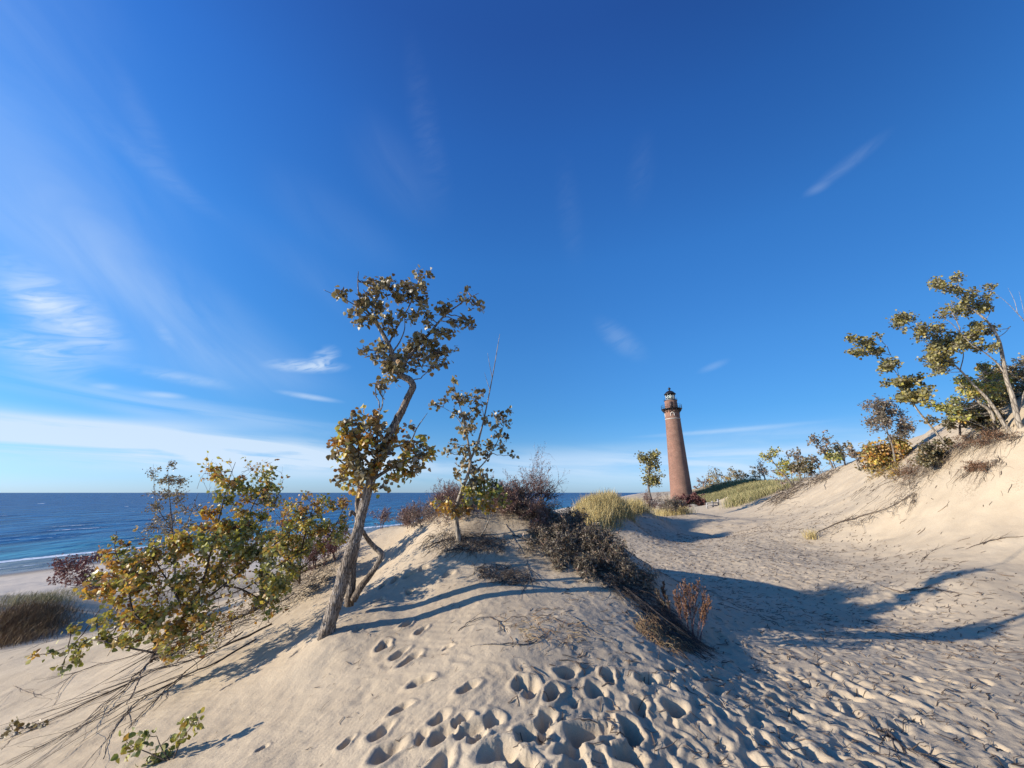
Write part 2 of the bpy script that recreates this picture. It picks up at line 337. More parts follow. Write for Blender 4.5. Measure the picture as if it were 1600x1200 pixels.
CXYZ = [(-2.5,16,-3.2),(-6,14,-3.2),(-3,20,-4.4),(0,16,-2.6),(3,13.5,-2.15),(1,24,-3.6),(3,30,-3.8),(-5,40,-6.8),(8,45,-3.2),(15,60,-3.5),(25,75,-3.3),(-10,28,-6),(-20,22,-6),
 (-23,30,-6.6),(0,60,-6.4),(30,100,-3.0),(48,114,-1.55),(44,120,-1.8),(52,112,-1.5),(40,105,-2.4),(57,118,-.9),
 (0,-4,-1.7),(0,0.5,-1.6),(-6,-3,-3.2),(6,-3,-2.0),(3,0.5,-1.8),(-3,0.5,-2.1),(0,-15,-1.5),(-15,-5,-5),(-30,0,-6.7),(15,-5,-.5),(20,5,2.6),(19,14,3.6),(25,14,4.6),(40,20,5.5),(27,27,3.2),(22,20,3.2),
 (40,45,2.6),(60,60,3.2),(100,100,3),(80,60,2.5),(70,90,2.8),(75,75,2.0),(0,-40,-2),(60,-20,3),(-35,30,-7.3),(-40,-30,-7.3),(300,200,3),(200,300,1),(300,0,4),(0,-300,2),(90,135,2.0),(16,12.5,2.6),
 (10,5,-1.8),(14,7,-.6),(12,3,-1.2)]
cp = [tuple(P(*c) - np.array([0, 0, CZ])) for c in CTRL] + CXYZ
cp = np.array(cp, float)
def warp(x, y): return np.arcsinh(x / 6.0), np.arcsinh(y / 6.0)
cu, cv = warp(cp[:, 0], cp[:, 1])
def kern(d2): return 0.5 * d2 * np.log(d2 + 1e-12)
n_ = len(cp); A = np.zeros((n_ + 3, n_ + 3)); dd = (cu[:, None] - cu) ** 2 + (cv[:, None] - cv) ** 2
A[:n_, :n_] = kern(dd) + np.eye(n_) * 1.5e-3; A[:n_, n_] = 1; A[:n_, n_ + 1] = cu; A[:n_, n_ + 2] = cv; A[n_:, :n_] = A[:n_, n_:].T
WT = np.linalg.solve(A, np.concatenate([cp[:, 2], [0, 0, 0]]))
def shore_x(y):
    return np.where(y < 60, -54 + (y - 44) * .45, -46.8 + (y - 60) * .65) + 1.5 * np.sin(y * .05)
def sstep(a, b, x):
    t = np.clip((x - a) / (b - a), 0, 1); return t * t * (3 - 2 * t)
BUMPS = [(2.0, 6.3, .10, .45, .7), (36.5, 62, 1.2, 3.0, 1.6), (43.5, 63, 1.1, 3.0, 1.6), (62, 122, 2.3, 9, 3.5), (-19.6, 17.0, .2, 2.0, 1.3), (5.4, 21.5, .30, 1.8, 1.3), (62, 104, .9, 4, 2.5), (74, 100, .8, 3.5, 2.5), (55, 108, .5, 3, 3)]
def h_base(x, y):
    x = np.atleast_1d(np.asarray(x, float)); y = np.atleast_1d(np.asarray(y, float)); out = np.empty(x.shape); X = x.ravel(); Y = y.ravel(); o = out.ravel()
    for s in range(0, len(X), 60000):
        u, v = warp(X[s:s + 60000], Y[s:s + 60000])
        k = kern((u[:, None] - cu) ** 2 + (v[:, None] - cv) ** 2)
        o[s:s + 60000] = k @ WT[:n_] + WT[n_] + WT[n_ + 1] * u + WT[n_ + 2] * v
    out = o.reshape(x.shape) + CZ
    for bx, by, bh, b1_, b2_ in BUMPS: out = out + bh * np.exp(-.5 * ((x - bx) / b1_) ** 2 - .5 * ((y - by) / b2_) ** 2)
    s = x - shore_x(y)
    beach = np.where(s > 0, s * .035 + .05, np.maximum(s * .05, -4))
    k = sstep(5, 26, s)
    r = np.hypot(x, y)
    out = np.where(r > 250, np.minimum(out, 12), out)
    return beach * (1 - k) + np.maximum(out, .3) * k
def hash2(i, j, s=0):
    h = (i.astype(np.int64) * 374761393 + j.astype(np.int64) * 668265263 + s * 1442695041) & 0x7fffffff
    h = ((h ^ (h >> 13)) * 1274126177) & 0x7fffffff; h = (h ^ (h >> 16))
    return (h & 0xffff) / 65535.0
def vnoise(x, y, s=0):
    i = np.floor(x); j = np.floor(y); fx = x - i; fy = y - j; fx = fx * fx * fx * (fx * (fx * 6 - 15) + 10); fy = fy * fy * fy * (fy * (fy * 6 - 15) + 10)
    a = hash2(i, j, s); b = hash2(i + 1, j, s); c = hash2(i, j + 1, s); d = hash2(i + 1, j + 1, s)
    return (a * (1 - fx) + b * fx) * (1 - fy) + (c * (1 - fx) + d * fx) * fy * 1.0 - .5
def fbm(x, y, o=4, s=0):
    r = 0; a = 1.0
    for k in range(o): r = r + a * vnoise(x * 2 ** k + 13.7 * k, y * 2 ** k - 7.1 * k, s + k); a *= .5
    return r
PATH = np.array([(1.6, 2.2), (3.2, 4.2), (5.2, 7), (6.5, 10), (8, 17), (14, 30), (25, 45), (36, 62), (44, 90)], float)
def path_d(x, y):
    best = np.full(x.shape, 1e9)
    for k in range(len(PATH) - 1):
        a = PATH[k]; b = PATH[k + 1]; ab = b - a; t = np.clip(((x - a[0]) * ab[0] + (y - a[1]) * ab[1]) / (ab @ ab), 0, 1)
        w = 1.6 + .10 * (a[1] + t * ab[1]); best = np.minimum(best, np.hypot(x - a[0] - t * ab[0], y - a[1] - t * ab[1]) / w)
    return best
def worley_pits(x, y, cell, s, r0):
    u = x / cell; v = y / cell; i = np.floor(u); j = np.floor(v); best = np.zeros(x.shape)
    for di in (-1, 0, 1):
        for dj in (-1, 0, 1):
            ci = i + di; cj = j + dj; jx = ci + .15 + .7 * hash2(ci, cj, s); jy = cj + .15 + .7 * hash2(ci, cj, s + 1)
            an = hash2(ci, cj, s + 2) * 3.14; am = hash2(ci, cj, s + 3)
            dx = (u - jx) * cell; dy = (v - jy) * cell; ca = np.cos(an); sa = np.sin(an)
            q = np.hypot((dx * ca + dy * sa) / (r0 * 1.25), (-dx * sa + dy * ca) / (r0 * .7))
            e = -(1 - sstep(.35, 1.0, q)) + .35 * np.exp(-((q - 1.2) / .25) ** 2)
            best = best + np.where(am > .25, e * (.4 + .6 * am), 0)
    return best
def detail(x, y):
    r = np.hypot(x, y); pd = path_d(x, y)
    near = 1 / (1 + (r / 30) ** 2); land = sstep(3, 10, x - shore_x(y))
    z = .045 * fbm(x * .9, y * .9, 3, 3) * land + .10 * fbm(x * .25, y * .25, 2, 8) * land * sstep(4, 12, r)
    # wind ripples
    rip = np.sin((x * .55 + y * 1.0) * 52 + 5.5 * fbm(x * 1.3, y * 1.3, 2, 21)) * (.5 + vnoise(x * 1.1, y * 1.1, 30))
    z = z + .0016 * rip * (1 - sstep(.6, 1.3, 1.4 - pd)) * np.exp(-(r / 14) ** 2)
    rl_ = np.sin((x * .77 - y * .64) * 98 + 7 * fbm(x * 1.1, y * 1.1, 3, 25))
    z = z + .0028 * rl_ * np.clip(.55 + 1.6 * vnoise(x * .9, y * .9, 33), 0, 1) * sstep(.9, 1.4, pd) * (1 - sstep(-.4, 1.0, x)) * np.exp(-(r / 9) ** 2)
    lump = fbm(x * 5 + .4 * y, y * 3.4, 3, 40)
    z = z + .013 * lump * np.exp(-(r / 25) ** 2) + .0045 * fbm(x * 17, y * 13, 3, 41) * np.exp(-(r / 12) ** 2)
    mnd = np.exp(-((x - .3) / 1.7) ** 2 - ((y - 4.0) / 1.5) ** 2); z = z + mnd * (.011 * worley_pits(x + 9, y + 5, .30, 70, .085) + .010 * fbm(x * 3.2, y * 3.2, 2, 71))
    slp = sstep(8, 12, x) * (1 - sstep(25, 60, y)); z = z + slp * (.09 * fbm(x * .7, y * .9, 3, 81) + .018 * fbm(x * 3.5, y * 3.5, 3, 82) - .02 * np.maximum(0, .15 - np.abs(fbm(x * .5, y * .5, 3, 83))) * 6)
    path = 1 - sstep(.65, 1.35, pd + .25 * vnoise(x * .5, y * .5, 77))
    z = z + path * (.012 * worley_pits(x, y, .19, 50, .065) + .017 * worley_pits(x + 3.3, y + 1.7, .36, 60, .12) + .016 * fbm(x * 9, y * 9, 3, 45)) * np.exp(-(r / 45) ** 2)
    return z
def G(px, py, hf=None):
    a, b, c = ray(px, py); Y = np.geomspace(1.0, 400, 2600); x = a / b * Y; z = CZ + c / b * Y
    h = h_base(x, Y); k = np.argmax(z < h)
    if not (z < h).any(): return None
    if k == 0: k = 1
    t = (z[k - 1] - h[k - 1]) / ((z[k - 1] - h[k - 1]) - (z[k] - h[k]) + 1e-12)
    yy = Y[k - 1] + (Y[k] - Y[k - 1]) * t
    return np.array([a / b * yy, yy, CZ + c / b * yy])
FEET = [(635,975,.10),(657,986,.07),(599,1010,.09),(622,1022,.10),(642,1029,.09),(655,1065,.08),(732,1074,.07),(627,1105,.07),(687,1123,.07),(770,1123,.08),(721,1125,.06),
 (691,1147,.09),(732,1140,.09),(594,1143,.08),(815,1065,.08),(864,1080,.10),(830,1072,.09),(886,1048,.09),(999,1100,.11),(987,1140,.13),(912,1143,.14),(781,1173,.15),(815,1189,.12),
 (687,1192,.09),(605,1173,.13),(845,1143,.10),(822,1143,.09),(852,1121,.10),(983,1177,.13),(893,1168,.08),(1055,1106,.13),(360,1070,.06),(465,1018,.05),(700,1010,.05),(560,985,.06),(930,1075,.09),(950,1055,.08),
 (410,1170,.04),(540,1160,.05),(900,1195,.13),(745,1150,.07),(660,1150,.06),(1010,1060,.1),(600,915,.08),(620,905,.09),(640,900,.08),(660,890,.07),(590,940,.08),(640,925,.07),(700,900,.07)]
PITS = []
prg = random.Random(5)
for px, py, r in FEET:
    g = G(px, py); PITS.append((g[0], g[1], r * (.92 if r < .1 else .72), prg.uniform(.06, .085) * (r / .09) ** .7, prg.uniform(.2, 1.3)))
for k in range(330):
    px = prg.uniform(880, 1330); py = prg.uniform(1045, 1235)
    if px < 1000 and py < 1090: continue
    g = G(px, py); r = prg.uniform(.032, .078) * (1.15 if px > 960 else .85)
    if any(math.hypot(g[0] - c[0], g[1] - c[1]) < 1.12 * (r + c[2]) for c in PITS): continue
    PITS.append((g[0], g[1], r, r * prg.uniform(.30, .52), prg.uniform(.3, 1.6)))
for k in range(40):
    px = prg.uniform(1150, 1600); py = prg.uniform(1060, 1230); g = G(px, py); PITS.append((g[0], g[1], prg.uniform(.06, .11), prg.uniform(.025, .05), prg.uniform(0, 3)))
def pits(x, y):
    z = np.zeros(x.shape)
    for cx, cy, r, d, an in PITS:
        w = r * 2.9; m = (np.abs(x - cx) < w) & (np.abs(y - cy) < w)
        if not m.any(): continue
        dx = x[m] - cx; dy = y[m] - cy; ca, sa = math.cos(an), math.sin(an)
        aa = np.arctan2(dy, dx); wob = 1 + .13 * np.sin(2 * aa + cx * 9) + .10 * np.sin(3 * aa + cy * 17) + .05 * np.sin(5 * aa + cx * 31)
        q = np.hypot((dx * ca + dy * sa) / (1.35 * r), (-dx * sa + dy * ca) / (.85 * r)) * wob
        neg = -d * (1 - sstep(.30, 1.0, q)); pos = .20 * d * np.exp(-((q - 1.25) / .3) ** 2)
        zz = z[m]; z[m] = np.where(neg < -.002, np.minimum(zz, neg), np.maximum(zz, np.where(zz < -.002, zz, pos)))
    return z
def H(x, y):
    x = np.atleast_1d(np.asarray(x, float)); y = np.atleast_1d(np.asarray(y, float))
    return h_base(x, y) + detail(x, y) + pits(x, y)
def Hs(x, y): return float(H(np.array([x]), np.array([y]))[0])

# ------------------------------------------------------------------ sand sheet (one mesh out to the horizon, finer near the path)
def polar(name, rs, ths, hf, m, **k):
    r, t = np.meshgrid(rs, ths, indexing='ij'); x = r * np.sin(t); y = r * np.cos(t)
    z, attrs = hf(x, y); nr, nt_ = x.shape
    i, j = np.meshgrid(np.arange(nr - 1), np.arange(nt_ - 1), indexing='ij')
    f = np.stack([i * nt_ + j, i * nt_ + j + 1, (i + 1) * nt_ + j + 1, (i + 1) * nt_ + j], -1)[..., ::-1].reshape(-1)
    return mesh_obj(name, np.stack([x, y, z], -1).reshape(-1, 3), f, np.full((nr - 1) * (nt_ - 1), 4), m, smooth=True, attrs={a: b.ravel() for a, b in attrs.items()})
m, nt, b, out = mat('sand'); SAND = m
tcn = nd(nt, 'ShaderNodeTexCoord'); ge = nd(nt, 'ShaderNodeNewGeometry')
n1 = nd(nt, 'ShaderNodeTexNoise', {'Vector': ge.outputs['Position'], 'Scale': 1.3, 'Detail': 6.0, 'Roughness': .6})
n2 = nd(nt, 'ShaderNodeTexNoise', {'Vector': ge.outputs['Position'], 'Scale': 260.0, 'Detail': 3.0, 'Roughness': .8})
c = ramp(nt, n1.outputs[0], [(.3, (.465, .380, .265)), (.7, (.565, .470, .332))])
c2 = ramp(nt, n2.outputs[0], [(.3, (.7, .7, .7)), (.6, (1, 1, 1)), (.8, (1.1, 1.08, 1.05))])
mm = nd(nt, 'ShaderNodeMix', {0: 1.0, 6: c, 7: c2}, data_type='RGBA', blend_type='MULTIPLY')
lit = nd(nt, 'ShaderNodeAttribute', attribute_name='litter')
n3 = nd(nt, 'ShaderNodeTexNoise', {'Vector': ge.outputs['Position'], 'Scale': 22.0, 'Detail': 7.0, 'Roughness': .75})
la = nd(nt, 'ShaderNodeMath', {0: lit.outputs['Fac'], 1: n3.outputs[0]}, operation='ADD')
lm = nd(nt, 'ShaderNodeMapRange', {0: la.outputs[0], 1: .78, 2: 1.05, 3: 0.0, 4: .85})
mm2 = nd(nt, 'ShaderNodeMix', {0: lm.outputs[0], 6: mm.outputs[2], 7: (.13, .09, .06, 1)}, data_type='RGBA')
wet = nd(nt, 'ShaderNodeAttribute', attribute_name='wet')
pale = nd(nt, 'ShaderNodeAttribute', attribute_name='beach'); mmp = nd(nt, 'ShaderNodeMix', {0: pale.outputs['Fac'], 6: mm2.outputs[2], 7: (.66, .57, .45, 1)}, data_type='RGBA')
mm3 = nd(nt, 'ShaderNodeMix', {0: wet.outputs['Fac'], 6: mmp.outputs[2], 7: (.17, .13, .10, 1)}, data_type='RGBA')
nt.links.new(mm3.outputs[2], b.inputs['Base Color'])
rr_ = nd(nt, 'ShaderNodeMapRange', {0: wet.outputs['Fac'], 1: 0.0, 2: 1.0, 3: .95, 4: .25}); nt.links.new(rr_.outputs[0], b.inputs['Roughness'])
b.inputs['Specular IOR Level'].default_value = .2
n4 = nd(nt, 'ShaderNodeTexNoise', {'Vector': ge.outputs['Position'], 'Scale': 60.0, 'Detail': 5.0, 'Roughness': .7})
n5 = nd(nt, 'ShaderNodeTexNoise', {'Vector': ge.outputs['Position'], 'Scale': 6.0, 'Detail': 6.0, 'Roughness': .65})
b1 = nd(nt, 'ShaderNodeBump', {'Strength': .7, 'Distance': .008, 'Height': n4.outputs[0]})
b2 = nd(nt, 'ShaderNodeBump', {'Strength': .35, 'Distance': .03, 'Height': n5.outputs[0], 'Normal': b1.outputs[0]})
b3 = nd(nt, 'ShaderNodeBump', {'Strength': .5, 'Distance': .0015, 'Height': n2.outputs[0], 'Normal': b2.outputs[0]})
nt.links.new(b3.outputs[0], b.inputs['Normal'])

LITTER = []
for px, py, w, k in [(700,850,.5,.35),(740,835,.6,.4),(640,850,.5,.25),(800,900,.7,.4),(860,860,.9,.4),(930,870,.7,.45),(830,810,.8,.4),(1000,905,.5,.4),(1040,960,.45,.45),(1080,1000,.4,.5),(1010,985,.35,.35),(480,900,1.2,.4),
                     (430,920,1.2,.3),(520,870,.8,.3),(1540,700,.8,.35),(1480,715,1.2,.4),(1520,760,.6,.35),(1570,690,.7,.3),(1430,740,1.2,.35),(1590,760,.4,.3),(60,990,2.5,.35),(340,960,1.6,.25),(1080,785,4,.2),(1240,755,4,.3),(1280,745,3,.3),(1040,800,3,.2)]:
    g = G(px, py); LITTER.append((g[0], g[1], w, k))
def ground_f(x, y):
    z = H(x, y); s = x - shore_x(y) + .8 * vnoise(x * .15, y * .15, 5); wet_ = 1 - sstep(1.5, 6.5, s)
    l = np.zeros(x.shape)
    for cx, cy, w, k in LITTER: l = np.maximum(l, k * 1.0 * np.exp(-((x - cx) ** 2 + (y - cy) ** 2) / w ** 2))
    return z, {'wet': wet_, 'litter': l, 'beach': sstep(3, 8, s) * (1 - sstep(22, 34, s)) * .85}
rs = [.25]
while rs[-1] < 2600: rs.append(rs[-1] + max(.0085, rs[-1] * (.0032 if rs[-1] < 130 else .02)))
th = np.concatenate([np.linspace(-180, -72, 70)[:-1], np.linspace(-72, 66, 1000), np.linspace(66, 180, 75)[1:]]) * np.pi / 180
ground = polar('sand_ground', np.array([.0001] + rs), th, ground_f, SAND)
tag(ground, 'pale beige dune sand with footprints and wind ripples', None, None, 'structure')

# ------------------------------------------------------------------ lake
m, nt, b, out = mat('lake_water'); WATER = m
ge = nd(nt, 'ShaderNodeNewGeometry')
def wvn(scale, sxy, rot, det):
    mp = nd(nt, 'ShaderNodeMapping', {'Vector': ge.outputs['Position'], 'Scale': (sxy[0], sxy[1], 1), 'Rotation': (0, 0, rot)})
    return nd(nt, 'ShaderNodeTexNoise', {'Vector': mp.outputs[0], 'Scale': scale, 'Detail': det, 'Roughness': .6}).outputs[0]
wa = wvn(.9, (1, .35), R(-24), 5.0); wb = wvn(.16, (1, .3), R(-24), 4.0); wc = wvn(.025, (1, .4), R(-24), 4.0)
b1 = nd(nt, 'ShaderNodeBump', {'Strength': 1.0, 'Distance': .35, 'Height': wa}); b2 = nd(nt, 'ShaderNodeBump', {'Strength': 1.0, 'Distance': 1.3, 'Height': wb, 'Normal': b1.outputs[0]})
b3 = nd(nt, 'ShaderNodeBump', {'Strength': 1.0, 'Distance': 5.0, 'Height': wc, 'Normal': b2.outputs[0]})
sh = nd(nt, 'ShaderNodeAttribute', attribute_name='shallow'); fo = nd(nt, 'ShaderNodeAttribute', attribute_name='foam')
c = ramp(nt, sh.outputs['Fac'], [(0, (.003, .07, .18)), (.45, (.008, .125, .24)), (.75, (.02, .18, .22)), (1, (.16, .17, .15))])
cw = ramp(nt, wb, [(.38, (.45, .5, .55)), (.62, (1.5, 1.5, 1.5))]); cm = nd(nt, 'ShaderNodeMix', {0: 1.0, 6: c, 7: cw}, data_type='RGBA', blend_type='MULTIPLY')
fn = nd(nt, 'ShaderNodeTexNoise', {'Vector': ge.outputs['Position'], 'Scale': 1.2, 'Detail': 6.0, 'Roughness': .7})
fa = nd(nt, 'ShaderNodeMath', {0: fo.outputs['Fac'], 1: fn.outputs[0]}, operation='ADD'); fm = nd(nt, 'ShaderNodeMapRange', {0: fa.outputs[0], 1: .95, 2: 1.15})
c3 = nd(nt, 'ShaderNodeMix', {0: fm.outputs[0], 6: cm.outputs[2], 7: (.8, .82, .84, 1)}, data_type='RGBA')
nt.links.new(c3.outputs[2], b.inputs['Base Color']); nt.links.new(b3.outputs[0], b.inputs['Normal'])
fr = nd(nt, 'ShaderNodeFresnel', {'IOR': 1.33, 'Normal': b3.outputs[0]}); ff = nd(nt, 'ShaderNodeMath', {0: fr.outputs[0], 1: .24}, operation='MULTIPLY')
gs = nd(nt, 'ShaderNodeBsdfGlossy', {'Roughness': .25, 'Normal': b3.outputs[0], 'Color': (1, 1, 1, 1)}); msw = nd(nt, 'ShaderNodeMixShader', {0: ff.outputs[0], 1: b.outputs[0], 2: gs.outputs[0]}); nt.links.new(msw.outputs[0], out.inputs[0])
b.inputs['IOR'].default_value = 1.33; b.inputs['Specular IOR Level'].default_value = .0
rg = nd(nt, 'ShaderNodeMapRange', {0: fm.outputs[0], 3: .22, 4: .9}); nt.links.new(rg.outputs[0], b.inputs['Roughness'])
def water_f(x, y):
    s = -(x - shore_x(y)); z = np.zeros(x.shape)              # s: metres off shore
    nfar = np.exp(-(np.hypot(x, y) / 260) ** 2)
    wob = 3 * fbm(x * .03, y * .03, 2, 90)
    for L, a, ph in ((9.0, .10, 0.), (14.0, .13, 2.), (5.3, .05, 1.)):
        q = (s + wob * (L / 9) + y * .06) / L * 2 * np.pi + ph; z += a * (np.exp(np.sin(q)) - 1.27) * .6 * (.6 + vnoise(x * .02, y * .035, int(L * 10)) * 1.6)
    z = z * nfar * sstep(0, 12, s) * .9 + .02
    foam = np.zeros(x.shape)
    wl_ = s + 1.3 * vnoise(x * .05, y * .05, 4)
    foam = np.maximum(foam, .95 * np.exp(-((wl_ - 11.0) / 1.3) ** 2) * sstep(-.5, -.2, vnoise(x * .05, y * .05, 12)))
    foam = np.maximum(foam, .62 * np.exp(-((wl_ - 4.2) / .5) ** 2)); foam = np.maximum(foam, .5 * np.exp(-((s - .3) / .25) ** 2))
    for (px, py, lx, ly) in ((122, 828, 4.5, 1.1), (108, 823, 3.0, .8), (290, 800, 1.2, .5), (196, 792, 1.5, .8), (60, 787, 3, 1.2), (30, 845, 5, .7), (70, 838, 4, .6), (250, 812, 3, .7), (200, 846, 4, .6), (15, 806, 3, .8), (470, 790, 3, 1.2), (640, 800, 3, 1.0), (210, 800, 1.5, .7), (100, 776, 5, 4)):
        a_, b_, c_ = ray(px, py); Yw = -CZ / (c_ / b_); cx, cy = a_ / b_ * Yw, Yw
        dx = x - cx; dy = y - cy; u = dx * .42 + dy * .91; v = dx * .91 - dy * .42; u2 = u * .6 + dx * .3
        foam = np.maximum(foam, 1.0 * np.exp(-(v / ly) ** 2 - (u / (lx * 1.6)) ** 2)); z += .25 * np.exp(-((v - .4) / 1.2) ** 2 - (u / (lx * 2.5)) ** 2)
    shal = 1 - sstep(0, 60, s) * .75 - sstep(40, 400, s) * .25
    shal = np.where(s < 12, np.maximum(shal, 1 - s / 14), np.minimum(shal, .62 + .25 * vnoise(x * .03, y * .06, 31)))
    return z, {'shallow': np.clip(shal, 0, 1), 'foam': foam}
rw = [20.0]
while rw[-1] < 60000: rw.append(rw[-1] * (1.0045 if rw[-1] < 400 else 1.04))
lake = polar('lake', np.array(rw), np.linspace(-100, 60, 760) * np.pi / 180, water_f, WATER)
tag(lake, 'deep blue lake with low breaking waves', None, None, 'structure')

# ------------------------------------------------------------------ growing things
def spline(pts, n=8):
    """Catmull-Rom through points (arrays of 3 or 4 values)"""
    p = np.asarray(pts, float); p = np.vstack([2 * p[0] - p[1], p, 2 * p[-1] - p[-2]]); out = []
    for i in range(1, len(p) - 2):
        for t in np.linspace(0, 1, n, endpoint=False):
            a, b, c, d = p[i - 1], p[i], p[i + 1], p[i + 2]
            out.append(.5 * ((2 * b) + (c - a) * t + (2 * a - 5 * b + 4 * c - d) * t * t + (3 * b - a - 3 * c + d) * t ** 3))
    out.append(p[-2]); return np.array(out)
def limb(pxs, n=8):
    """pxs rows (px, py, Y, radius) -> (points, radii)"""
    s = spline([(*P(a, b, c), r) for a, b, c, r in pxs], n); return s[:, :3], np.maximum(s[:, 3], .001)
def wiggle(a, b, n, amp, q, sag=0.0):
    t = np.linspace(0, 1, n)[:, None]; p = np.asarray(a)[None] * (1 - t) + np.asarray(b)[None] * t
    L = np.linalg.norm(np.asarray(b) - a); off = np.cumsum(q.normal(size=(n, 3)), 0); off -= off[0] * (1 - t) + off[-1] * t
    p = p + off * amp * L / n ** .5; p[:, 2] += sag * L * (4 * t * (1 - t))[:, 0]; return p

def guided_tree(name, label, cat, base, limbs, clumps, leafm, barkm, leaf, seed, group=None, rough=.0, sides=8, dens=1.0, twigr=.006, broad=1.0, sub=None, dscale=1.0, names=None, twigm=None, per=4):
    """limbs: list of rows lists; clumps: (px, py, r_px, Y, count[, leafmat index])"""
    q = np.random.default_rng(seed); root = thing(name, base, label, cat, group); skel = []
    for i, rows in enumerate(limbs):
        pts, rad = limb(rows, 14 if rough else 7); mb = MB(); mb.tube(pts, rad, 24 if rough and i < 4 else sides, rough=rough if i < 4 else rough * .4, seed=seed + i)
        nm = (names[i] if names else ('trunk' if i == 0 else 'branch')); mb.build(nm, barkm, root, smooth=True)
        k = max(2, len(pts) // 3); skel.append(pts[1:])
    sk = np.concatenate(skel); tw = MB(); lfs = {}
    for c in clumps:
        px, py, rp, Y, cnt = c[:5]; li = c[5] if len(c) > 5 else 0
        ctr = P(px, py, Y); depth = Y * 600.0 / ray(px, py)[1]; rr = rp / 600.0 * depth * dscale; ctr = ctr + np.array([0, q.normal() * rr * .6, 0])
        d = np.linalg.norm(sk - ctr, axis=1) + .6 * np.maximum(sk[:, 2] - ctr[2], 0); a = sk[np.argmin(d)]
        t0 = wiggle(a, ctr, 7, .10, q, -.04); tw.tube(t0, np.linspace(twigr * 1.6, twigr * .8, 7), 5)
        nsub = max(3, int(cnt * dens / per)); P0 = []; A0 = []
        for k in range(nsub):
            s0 = t0[q.integers(3, 7)]; dv = q.normal(size=3); dv /= np.linalg.norm(dv); e = ctr + dv * rr * q.uniform(.3, 1.0) ** .6
            t1 = wiggle(s0, e, 4, .12, q, .05); tw.tube(t1, np.linspace(twigr * .7, twigr * .3, 4), 3, cap=False)
            nl = q.integers(per - 1, per + 3)
            for m_ in range(nl):
                u = q.uniform(.35, 1.0); bp = t1[0] * (1 - u) + t1[-1] * u + q.normal(size=3) * leaf * .55; P0.append(bp)
                ax = q.normal(size=3) * .8 + dv * .4 + np.array([0, 0, -.45]); A0.append(ax)
        lf = lfs.setdefault(li, MB()); lf.leaves(P0, A0, leaf * q.uniform(.65, 1.2, len(P0)), broad, .45, .35, seed + int(px), np.clip(q.normal(q.uniform(.3, .7), .25, len(P0)), 0, 1))
    tw.build('twigs', twigm or barkm, root)
    mats = leafm if isinstance(leafm, list) else [leafm]
    for li, lf in lfs.items(): lf.build('leaves', mats[li], root)
    return root

def grow(tw, lv, p, d, L, r, depth, q, cfg):
    """recursive twiggy growth; lv collects (pos, axis)"""
    n = cfg.get('seg', 5); pts = [p]; dirs = []
    for i in range(n):
        d = d + q.normal(size=3) * cfg.get('wob', .18) + np.array(cfg.get('bend', (0, 0, .05))); d = d / np.linalg.norm(d); pts.append(pts[-1] + d * L / n); dirs.append(d)
    pts = np.array(pts); tw.tube(pts, np.linspace(r, r * .45, n + 1), cfg.get('sides', 4) if depth > 0 else 3, cap=False)
    if depth > 0:
        nb = q.integers(*cfg.get('kids', (3, 6)))
        for k in range(nb):
            u = q.uniform(cfg.get('from', .3), 1.0); i = min(int(u * n), n - 1); s = pts[i] + (pts[i + 1] - pts[i]) * (u * n - i)
            dv = q.normal(size=3); dv -= dirs[i] * np.dot(dv, dirs[i]); dv /= np.linalg.norm(dv) + 1e-9
            a = q.uniform(*cfg.get('ang', (.4, .9))); grow(tw, lv, s, dirs[i] * math.cos(a) + dv * math.sin(a), L * q.uniform(.4, .7), r * .55, depth - 1, q, cfg)
    if depth <= cfg.get('leafdepth', 1):
        nl = cfg.get('nl', 6)
        for k in range(q.poisson(nl)):
            u = q.uniform(.15, 1.0) * n; i = min(int(u), n - 1); s = pts[i] + (pts[i + 1] - pts[i]) * (u - i)
            lv.append((s + q.normal(size=3) * cfg.get('jit', .01), dirs[i] * cfg.get('al', .6) + q.normal(size=3) * cfg.get('ar', .5) + np.array([0, 0, cfg.get('az', 0)])))

def shrub(name, label, cat, bases, L, r, depth, cfg, leafm, twigm, leaf, broad, seed, group=None, nst=1, spread=.5, lean=(0, 0, 0), lname='leaves', sink=.03, rootpos=None):
    q = np.random.default_rng(seed); root = thing(name, rootpos if rootpos is not None else bases[0], label, cat, group); tw = MB(); lv = []
    for bpt in bases:
        for k in range(nst):
            a = q.uniform(0, 2 * np.pi); s = q.uniform(.1, 1) * spread
            d = np.array([math.cos(a) * s, math.sin(a) * s, 1.0]) + np.asarray(lean); d /= np.linalg.norm(d)
            p = np.asarray(bpt) + np.array([math.cos(a), math.sin(a), 0]) * q.uniform(0, .06) * L; p[2] -= sink
            grow(tw, lv, p, d, L * q.uniform(.6, 1.1), r * q.uniform(.7, 1.2), depth, q, cfg)
    tw.build('stems', twigm, root, smooth=True)
    if leafm is not None and lv:
        lf = MB(); lf.leaves([a for a, _ in lv], [b for _, b in lv], leaf * q.uniform(.5, 1.25, len(lv)), broad, .4, .4, seed); lf.build(lname, leafm, root)
    return root
def region(pts, n, seed, ymin=0.0, ymax=200):
    """n ground points inside a photo polygon"""
    q = np.random.default_rng(seed); pts = np.asarray(pts, float); out = []
    lo = pts.min(0); hi = pts.max(0)
    while len(out) < n:
        c = q.uniform(lo, hi); ins = False; j = len(pts) - 1
        for i in range(len(pts)):
            if (pts[i, 1] > c[1]) != (pts[j, 1] > c[1]) and c[0] < (pts[j, 0] - pts[i, 0]) * (c[1] - pts[i, 1]) / (pts[j, 1] - pts[i, 1]) + pts[i, 0]: ins = not ins
            j = i
        if ins:
            g_ = G(*c)
            if g_ is not None and ymin < g_[1] < ymax: out.append(g_)
    return out
def ground_pt(x, y, dz=0): return np.array([x, y, float(h_base(x, y)[0]) + dz])

